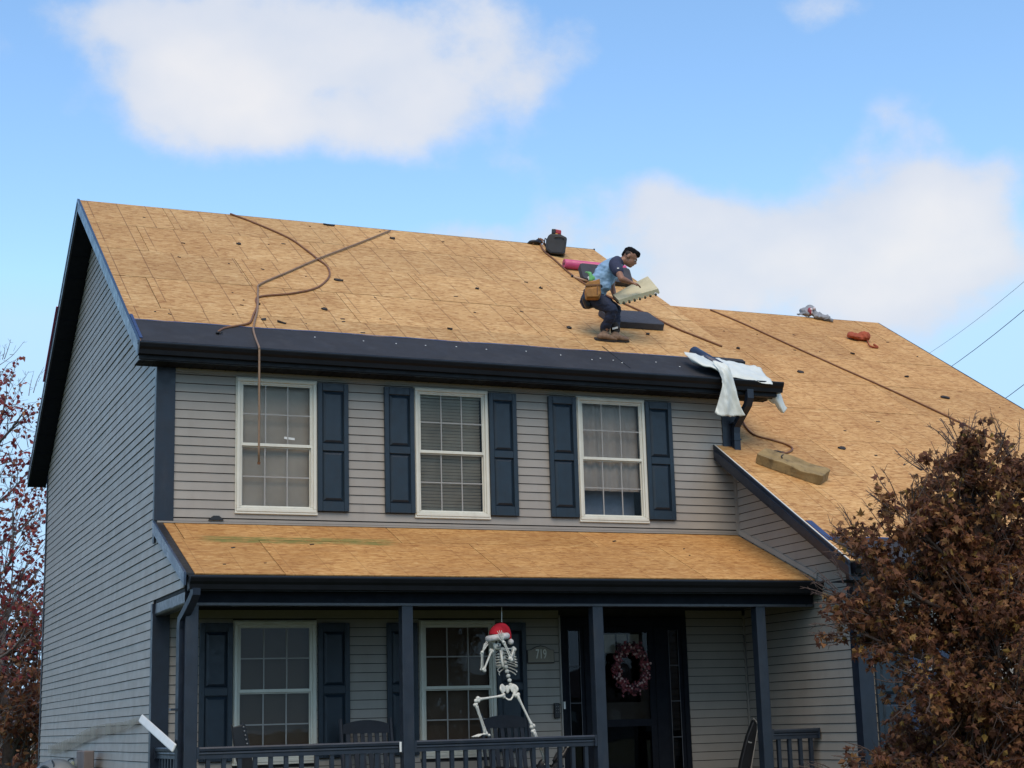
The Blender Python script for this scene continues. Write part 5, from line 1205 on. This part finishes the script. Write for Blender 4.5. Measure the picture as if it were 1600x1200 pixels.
# rocking chairs
def chair(label, pxc, pytop, Y, ang, wdt=.56):
    tp_ = onY(pxc, pytop, Y); zf_ = .45; hgt = tp_.z - zf_
    t = thing('rocking_chair', label, 'rocking chair', 'dark porch rocking chairs', loc=(tp_.x, Y, zf_)); t.rotation_euler = (0, 0, ang)
    w = wdt / 2; back = lambda z: .10 + .20 * (z / hgt)
    for s_ in (-1, 1):
        MB().tube([(s_ * w, .08, .06), (s_ * w, back(.45) - .02, .45), (s_ * w, back(hgt), hgt)], .021, 6).build('back_post', M_CHAIR, t); MB().tube([(s_ * w, -.42, .06), (s_ * w, -.42, .64)], .021, 6).build('leg', M_CHAIR, t)
        MB().obox((s_ * w, -.16, .655), (0, 1, 0), (1, 0, 0), (0, 0, 1), .31, .045, .012).build('arm_rest', M_CHAIR, t)
        MB().tube([(s_ * w, -.66 + .16 * i, .02 + .012 * (i - 3.3) ** 2) for i in range(8)], .02, 6).build('rocker', M_CHAIR, t)
    n = 9; rows = []
    for i in range(n + 1):
        u = -1 + 2 * i / n; zz = hgt - .015 - .045 * u * u; rows.append((u * (w - .02), back(hgt), zz))
    m = MB(); yb = back(hgt - .06)
    m.hexa([(p[0], yb - .018, p[2]) for p in rows] + [(w - .02, yb - .018, hgt - .15), (-w + .02, yb - .018, hgt - .15)], [(p[0], yb + .01, p[2]) for p in rows] + [(w - .02, yb + .01, hgt - .15), (-w + .02, yb + .01, hgt - .15)]); m.build('crest_rail', M_CHAIR, t)
    MB().obox((0, back(.52), .52), (1, 0, 0), (0, 1, 0), (0, 0, 1), w - .02, .014, .035).build('lower_rail', M_CHAIR, t)
    for i in range(6):
        xx = -w + .075 + (wdt - .15) * i / 5; MB().hexa([(xx - .022, back(.5) - .008, .5), (xx + .022, back(.5) - .008, .5), (xx + .022, back(.5) + .008, .5), (xx - .022, back(.5) + .008, .5)], [(xx - .022, yb - .01, hgt - .14), (xx + .022, yb - .01, hgt - .14), (xx + .022, yb + .006, hgt - .14), (xx - .022, yb + .006, hgt - .14)]).build('back_slat', M_CHAIR, t)
    for i in range(6): MB().box(-w, w, -.44 + i * .095, -.36 + i * .095, .405, .425).build('seat_slat', M_CHAIR, t)
    return t
chair('dark rocking chair between the two porch windows', 585, 1122, -.62, .0, .54)
chair('dark rocking chair behind the skeleton\'s legs', 806, 1114, -.62, .03, .54)
# black boards leaning
def leaner(name, label, cat, pts_px, Y, th, mat):
    base = onY(*pts_px[0], Y); t = thing(name, label, cat, loc=base)
    P_ = [onY(x, y, Y) - base for x, y in pts_px]; m = MB(); m.hexa(P_, [p + Vector((0, th, 0)) for p in P_]); o = m.build('board', mat, t); bevel(o, .012, 2); return t, base
t, b0 = leaner('padded_board', 'black board with studded edge leaning before the left porch window', 'board', [(362, 1131), (365, 1136), (377, 1133), (379, 1129), (384, 1133), (392, 1172), (402, 1230), (382, 1230), (368, 1180)], -.95, .05, M_BLACK)
for i in range(5):
    p = onY(380.5 + i * 1.4, 1136 + i * 6.5, -.965) - b0; MB().ball(p, .009, 8, 6).build('stud', plain_once('steel_stud', (.3, .3, .3), metal=.7), t, True)
t, b0 = leaner('pointed_sled', 'black pointed sled leaning in the corner right of the door', 'sled', [(1178, 1124), (1183, 1130), (1183, 1150), (1176, 1185), (1168, 1235), (1152, 1235), (1158, 1190), (1168, 1150)], -.75, .06, M_BLACK)
MB().tube(catmull([onY(1177, 1122, -.77) - b0, onY(1184, 1132, -.78) - b0, onY(1182, 1150, -.79) - b0, onY(1177, 1180, -.79) - b0, onY(1171, 1215, -.78) - b0], 4), .006, 6).build('pull_cord', plain_once('cord_pale', (.35, .31, .27)), t, True)
m = MB(); p = onY(1172, 1160, -.757) - b0; m.obox(p, (1, 0, -.1), (0, 0, 1), (0, 1, 0), .022, .006, .003).obox(p + Vector((-.012, 0, .008)), (1, 0, -.5), (0, 0, 1), (0, 1, 0), .012, .004, .003); m.build('mark', plain_once('mark_pale', (.4, .4, .38)), t)
# small black and white halloween figure low behind the rail
c = onY(858, 1200, -1.15); hf = thing('halloween_figure', 'small black and white bone figure low behind the porch balusters', 'decoration', loc=c)
m = MB(); m.ball((-.06, 0, -.02), (.08, .06, .12), 12, 8).ball((.09, .02, -.05), (.07, .05, .12), 12, 8).tube([(.05, 0, .06), (.11, 0, .14), (.15, 0, .20)], [.02, .03, .008], 6).tube([(.15, 0, .10), (.21, 0, .19), (.25, 0, .23)], [.03, .02, .006], 6); remeshed('black_body', m, .012, M_BLACK, hf, 2)
for i, (a_, b_) in enumerate((((-.05, -.07, .12), (-.03, -.08, -.02)), ((-.03, -.08, -.02), (-.10, -.09, -.14)), ((-.02, -.08, .0), (-.06, -.09, -.14)), ((-.075, -.06, .24), (-.05, -.07, .12)), ((.20, -.03, .20), (.245, -.03, .24)))): MB().tube([a_, b_], [.010, .007], 6).build('bone', M_BONE, hf, True)
# ------------------------------------------------------------------ trees
LEAF5 = [(0, 0), (.16, .10), (.50, .02), (.30, .26), (.52, .55), (.20, .48), (0, 1.0), (-.20, .48), (-.52, .55), (-.30, .26), (-.50, .02), (-.16, .10)]
LEAFS = [(0, 0), (.34, .30), (.22, .62), (0, 1.0), (-.22, .62), (-.34, .30)]
def add_leaf(m, p, d, nrm, s_, shape, curl, rnd):
    if isinstance(shape, tuple): shape = rnd.choice(shape)
    d = d.normalized(); sd_ = d.cross(nrm); sd_ = sd_.normalized() if sd_.length > 1e-4 else Vector((1, 0, 0)); n_ = sd_.cross(d)
    o = len(m.v); m.v.append(tuple(p + d * s_ * .38 + n_ * curl * s_ * .25))
    for a, b in shape: m.v.append(tuple(p + d * (b * s_) + sd_ * (a * s_) + n_ * (curl * s_ * (abs(a) * .9 + .35 * b * b) * -1)))
    k_ = len(shape)
    for i in range(k_): m.f.append((o, o + 1 + i, o + 1 + (i + 1) % k_))
def rv(rnd): return Vector((rnd.gauss(0, 1), rnd.gauss(0, 1), rnd.gauss(0, 1))).normalized()
def grow(name, label, base, top, clusters, leafmat_, bark, seed, leaf, per, twig_n, shape, trunk_r, bare=0, droop=.2, group=None, outm=1.0):
    """trunk, a limb to each clump of the crown, twigs through the clump and leaves along the twigs"""
    rnd = random.Random(seed); t = thing(name, label, 'tree', group, loc=base); base = Vector(base); top = Vector(top)
    tr = MB(); br = MB(); lf = MB()
    tp = [base - base, (top - base) * .35 + Vector((rnd.gauss(0, .05), rnd.gauss(0, .05), 0)), (top - base) * .7 + Vector((rnd.gauss(0, .08), rnd.gauss(0, .08), 0)), top - base]
    TP = catmull(tp, 8); tr.tube(TP, [trunk_r * (1 - .8 * i / (len(TP) - 1)) for i in range(len(TP))], 10)
    for c, r in clusters:
        c = Vector(c) - base; k_ = min(len(TP) - 2, max(4, int((c.z - r * 1.6) / max(.1, (top - base).z) * (len(TP) - 1)))); s0 = TP[k_]
        mid = s0 * .45 + c * .55 + rv(rnd) * r * .25 - Vector((0, 0, r * .3)); lp = catmull([s0, mid, c], 4); r0 = trunk_r * .34
        br.tube(lp, [r0 * (1 - .65 * i / (len(lp) - 1)) for i in range(len(lp))], 6)
        nsub = max(5, int(twig_n * (r ** 1.5)))
        for j in range(nsub):
            d = rv(rnd); d.z = d.z * .8 + .12; d.normalize(); st = lp[rnd.randrange(3, len(lp))]; ln = r * rnd.uniform(.55, 1.12); en = c + d * ln
            md = st * .5 + en * .5 + rv(rnd) * ln * .15 + Vector((0, 0, ln * .08)); w_ = catmull([st, md, en], 3); br.tube(w_, [r0 * .26, r0 * .23, r0 * .20, r0 * .17, r0 * .13, r0 * .10, r0 * .06][:len(w_)], 4, cap=False)
            tips = []
            for q in range(3):
                s1 = w_[rnd.randrange(2, len(w_))]; d2 = (d * .8 + rv(rnd) * .8); d2.z += .15; d2.normalize(); e2 = s1 + d2 * r * rnd.uniform(.2, .42); br.tube([s1, (s1 + e2) / 2 + rv(rnd) * r * .03, e2], [r0 * .12, r0 * .09, r0 * .05], 3, cap=False); tips.append((s1, e2))
            tips.append((w_[2], en))
            for q in range(per):
                s1, e2 = tips[rnd.randrange(len(tips))]; f_ = rnd.uniform(.1, 1.08); p = s1 + (e2 - s1) * f_ + rv(rnd) * leaf * .6
                dd = rv(rnd); dd.z -= droop * 2; nn_ = rv(rnd); nn_.z += .5
                add_leaf(lf, p, dd, nn_.normalized(), leaf * rnd.uniform(.6, 1.25), shape, rnd.uniform(-.3, 1.1), rnd)
        for j in range(bare if not isinstance(bare, dict) else 0):
            d = (c - (TP[len(TP) // 2])); d = (d.normalized() * .9 + rv(rnd) * .7).normalized(); s1 = c + d * r * .6; e2 = c + d * r * rnd.uniform(1.15, 1.55); e2.z += r * .1
            br.tube(catmull([s1, (s1 + e2) / 2 + rv(rnd) * r * .06, e2], 3), [r0 * .22, r0 * .20, r0 * .18, r0 * .16, r0 * .14, r0 * .11, r0 * .07], 4, cap=False)
            for q in range(5):
                s2 = s1 + (e2 - s1) * rnd.uniform(.2, .95); e3 = s2 + (d * .7 + rv(rnd) * .7).normalized() * r * rnd.uniform(.08, .25); br.tube([s2, e3], [r0 * .12, r0 * .06], 3, cap=False)
    tr.build('trunk', bark, t, True); br.build('branches', bark, t, True, fix=False)
    tag(lf.build('crown', leafmat_, t, False, fix=False), kind='stuff'); return t
TD = 12.6; rt_ = random.Random(8)
def cl(lst, depth, spread, rnd, sc): return [(at_depth(x, y, depth + rnd.uniform(-spread, spread)), r / F_PX * depth * sc) for x, y, r in lst]
BC = [(1508, 712, 52), (1470, 752, 58), (1540, 745, 62), (1590, 745, 70), (1420, 812, 62), (1490, 815, 80), (1565, 825, 85), (1360, 868, 62), (1430, 890, 85), (1520, 905, 95), (1600, 900, 90), (1332, 940, 60), (1390, 965, 70),
      (1470, 985, 90), (1560, 1000, 100), (1335, 985, 50), (1455, 1065, 66), (1530, 1085, 90), (1610, 1090, 95), (1460, 1150, 85), (1390, 1180, 62), (1545, 1185, 95), (1335, 1215, 55), (1650, 820, 95), (1680, 930, 110), (1690, 1060, 110),
      (1440, 1260, 95), (1540, 1290, 110), (1640, 1220, 110), (1370, 1290, 60), (1490, 880, 90), (1560, 960, 100), (1500, 1130, 90)]
tb = at_depth(1540, 1200, TD); tb.z = 0; tt = at_depth(1520, 735, TD)
grow('maple_tree', 'brown-leaved maple in the foreground hiding the right end of the house', tb, tt, cl(BC, TD, .35, rt_, 1.0), M_LEAFBR, M_BARKBR, 21, .057, 31, 112, (LEAF5, LEAFS, LEAF5), .07, bare=9, droop=.35)
RD = 30.0
RC = [(-10, 700, 75), (40, 640, 48), (10, 620, 42), (50, 730, 55), (-60, 760, 110), (20, 800, 80), (60, 800, 50), (-80, 880, 130), (20, 890, 85), (60, 890, 55), (-120, 680, 110), (0, 580, 34), (-40, 600, 70), (50, 955, 60), (-30, 970, 110), (-170, 800, 140), (-200, 930, 140)]
b_ = at_depth(-40, 1150, RD); b_.z = 0; t_ = at_depth(-20, 620, RD)
grow('red_tree', 'crimson-leaved tree standing beyond the house\'s left rear corner', b_, t_, cl(RC, RD, .9, rt_, 1.0), M_LEAFRED, M_BARKGR, 4, .105, 8, 24, LEAFS, .10, bare=4, droop=.3)
OD = 36.0
OC = [(0, 960, 90), (60, 980, 70), (30, 1040, 90), (-60, 1040, 120), (70, 1070, 70), (0, 1110, 90), (60, 1130, 70), (-120, 1000, 130), (-150, 1110, 130), (100, 1010, 80), (110, 1100, 80)]
b_ = at_depth(10, 1160, OD); b_.z = 0; t_ = at_depth(10, 960, OD)
grow('rust_tree', 'rust-orange bushy tree low behind the crimson tree', b_, t_, cl(OC, OD, 1.2, rt_, 1.0), M_LEAFOR, M_BARKGR, 14, .14, 13, 26, LEAFS, .14, bare=0, droop=.3)

# neighbour's house far left
nb = thing('neighbour_house', 'low brown neighbouring house at the far lower left', 'house', loc=at_depth(-20, 1190, 60)); nb.location.z = 0
nb.rotation_euler = (0, 0, RZ)
m = MB().box(-9, 4.2, 0, 8, 0, 1.9); m.build('wall', plain_once('nb_wall', (.10, .085, .08)), nb)
m = MB(); m.hexa([(-9.4, -.5, 1.9), (4.6, -.5, 1.9), (4.6, 8.5, 1.9), (-9.4, 8.5, 1.9)], [(-9.4, 3.9, 3.4), (4.6, 3.9, 3.4), (4.6, 4.1, 3.4), (-9.4, 4.1, 3.4)]); m.build('roof', plain_once('nb_roof', (.075, .052, .05)), nb)
for xx in (-.9, .75, -3.5, 2.6):
    w_ = MB(); ring(w_, xx, xx + .85, .5, 1.55, .07, -.05, .02); wd_ = w_.build('window', M_WHITE, nb); MB().box(xx + .07, xx + .78, -.01, .0, .57, 1.48).build('pane', M_GLASSDK, wd_)
for i, (px, dp, r) in enumerate(((30, 44, .9), (62, 48, .8), (-10, 46, .9))):
    b_ = at_depth(px, 1175, dp); b_.z = 0; grow('garden_shrub', ['reddish shrub in front of the neighbouring house', 'small green brown shrub close to the house\'s rear corner', 'reddish shrub at the left picture edge'][i], b_, b_ + Vector((0, 0, r)), [(b_ + Vector((0, 0, r * .8)), r * .8), (b_ + Vector((.5, 0, r * .55)), r * .6), (b_ + Vector((-.5, .2, r * .5)), r * .6)], M_LEAFOR if i != 1 else leafmat('shrub_leaves', [(0, (.03, .035, .012)), (1, (.10, .09, .035))]), M_BARKGR, 40 + i, .14, 12, 60, LEAFS, .05, group=None)

# low houses far across the street, behind the photographer, that the windows mirror
for i, (x, w_, h_, r_) in enumerate(((-60, 16, 3.2, 2.6), (-22, 15, 3.4, 2.4), (14, 17, 3.0, 2.8), (55, 16, 3.4, 2.5))):
    h = thing('street_house', ['grey house across the street, far left', 'grey house across the street, left of centre', 'grey house across the street, right of centre', 'grey house across the street, far right'][i], 'house', 'houses across the street', loc=(x, -105, 0))
    MB().box(-w_ / 2, w_ / 2, -9, 0, 0, h_).build('wall', plain_once('street_wall', (.16, .15, .14)), h)
    MB().hexa([(-w_ / 2 - .4, -9.4, h_), (w_ / 2 + .4, -9.4, h_), (w_ / 2 + .4, .4, h_), (-w_ / 2 - .4, .4, h_)], [(-w_ / 2 - .4, -4.6, h_ + r_), (w_ / 2 + .4, -4.6, h_ + r_), (w_ / 2 + .4, -4.4, h_ + r_), (-w_ / 2 - .4, -4.4, h_ + r_)]).build('roof', plain_once('street_roof', (.045, .04, .04)), h)
    for j in range(3): MB().box(-w_ / 2 + 1.5 + j * 4, -w_ / 2 + 2.7 + j * 4, .0, .04, 1.2, 2.4).build('window', M_WHITE, h)
tag(MB().box(-200, 200, -40, -31, .0, .012).build('road', plain_once('asphalt', (.05, .05, .052), rough=.9)), kind='structure')

# ------------------------------------------------------------------ power lines behind the house
for i, (a, b, lab) in enumerate((((1760, 295), (1330, 612), 'thin power line at the upper right, highest of three'), ((1760, 340), (1330, 655), 'dark power line crossing the right sky, middle of three'), ((1760, 465), (1380, 717), 'power line low at the right edge, lowest of three'))):
    A_ = at_depth(*a, 26); B_ = at_depth(*b, 55); pts = [A_ * (1 - t) + B_ * t - Vector((0, 0, .5 * (1 - (2 * t - 1) ** 2))) for t in [j / 16 for j in range(17)]]
    tag(MB().tube(pts, [.0045, .008, .008][i], 6).build('power_line', M_WIRE, None, True), lab, 'power line', 'power lines')

# ------------------------------------------------------------------ beside the gable wall
wb = thing('white_batten', 'white batten standing slantwise beside the porch corner', 'batten', loc=onX(245, 1146, -.12))
a_ = onX(221, 1123, -.16); b_ = onX(271, 1168, -.10); o_ = wb.location; d = (b_ - a_); sn = d.cross(DV).normalized()
m = MB(); m.obox((a_ + b_) / 2 - o_, d, sn, d.cross(sn), d.length / 2 + .03, .040, .012); bevel(m.build('board', M_WHITE, wb), .012, 2)
m_, n_, l_, bb = newmat('hazy_plastic'); kk = NB(m_); n_.remove(bb)
df = n_.new('ShaderNodeBsdfDiffuse'); df.inputs[0].default_value = (.36, .34, .28, 1); tr_ = n_.new('ShaderNodeBsdfTransparent'); mx = n_.new('ShaderNodeMixShader'); kk.put(mx.inputs[0], kk.maprange(kk.noise(kk.pos(), 1.8, 5, .6), .3, .7, .25, .75)); l_.new(tr_.outputs[0], mx.inputs[1]); l_.new(df.outputs[0], mx.inputs[2]); l_.new(mx.outputs[0], n_['Material Output'].inputs[0])
ca = []; 
for i in range(25):
    t = i / 24; x = 75 + 140 * t; y = 1171 - 47 * t + 3 * math.sin(t * 9); hw = (4 + 5.5 * math.sin(math.pi * min(1, t * .8 + .15))) ; ca.append([onX(x, y - hw, -.05), onX(x, y, -.052), onX(x, y + hw, -.05)])
tag(MB().grid(ca).build('plastic_strip', m_, None, True), 'strip of hazy beige plastic trailing across grey side wall', 'plastic strip')
ds_ = thing('satellite_dish', 'grey satellite dish rim low beside the gable wall', 'satellite dish', loc=onX(84, 1222, -.55))
cx = ds_.location; m = MB(); rows = []
ux = (RV * .97 + Vector((0, 0, .12))).normalized(); uz = (Vector((0, 0, 1)) * .96 - RV * .12 + DV * .25).normalized(); un = -ux.cross(uz).normalized()
for i in range(9):
    r = i / 8; rows.append([ux * (.29 * r * math.cos(a * math.pi / 20)) + uz * (.27 * r * math.sin(a * math.pi / 20)) + un * (-.09 * (1 - r * r)) for a in range(41)])
o = m.grid(rows).build('reflector', M_DISH, ds_, True); s_ = o.modifiers.new('t', 'SOLIDIFY'); s_.thickness = .012
MB().tube([Vector((0, 0, -.05)), Vector((0, .1, -.5)), Vector((0, .1, -1.2))], .025, 8).build('mast', M_GREYWOOD, ds_); MB().tube([uz * -.27, uz * -.3 - DV * .4], .012, 6).build('feed_arm', M_GREYWOOD, ds_)
lg = MB(); lo = MB(); P0 = uz * .10 + un * -.055
for i in range(9): pass
lg.tube(catmull([P0 + ux * .0 + uz * .14 - un * .0, P0 + ux * .02 + uz * .10, P0 + ux * .015 + uz * .04], 4), .012, 6, flat=.4); lg.tube(catmull([P0 + ux * -.14 + uz * .04, P0 + ux * -.10 + uz * .075, P0 + ux * -.05 + uz * .045, P0 + ux * -.05 + uz * .0], 4), .026, 6, flat=.4); lg.build('logo', plain_once('logo_dark', (.015, .03, .045)), ds_)
up_ = thing('utility_post', 'grey wooden utility post standing against the gable wall', 'post', loc=Vector((-.16, onX(133, 1190, -.16).y, 0)))
zt_ = onX(133, 1173, -.16).z; bevel(MB().box(-.06, .06, -.30, .30, 0, zt_).build('post', M_GREYWOOD, up_), .01, 1)
mt_ = onX(115, 1197, -.25); mb_ = thing('electric_meter', 'glass domed electric meter beside the utility post', 'meter', loc=mt_)
MB().tube([(.14, 0, 0), (.0, 0, 0)], .10, 20).build('socket', M_DISH, mb_); MB().ball((-.02, 0, 0), (.08, .095, .095), 18, 12).build('glass_dome', M_GLASS, mb_, True); MB().ball((-.0, 0, 0), (.05, .06, .06), 12, 8).build('register', plain_once('reg', (.20, .22, .15)), mb_, True)
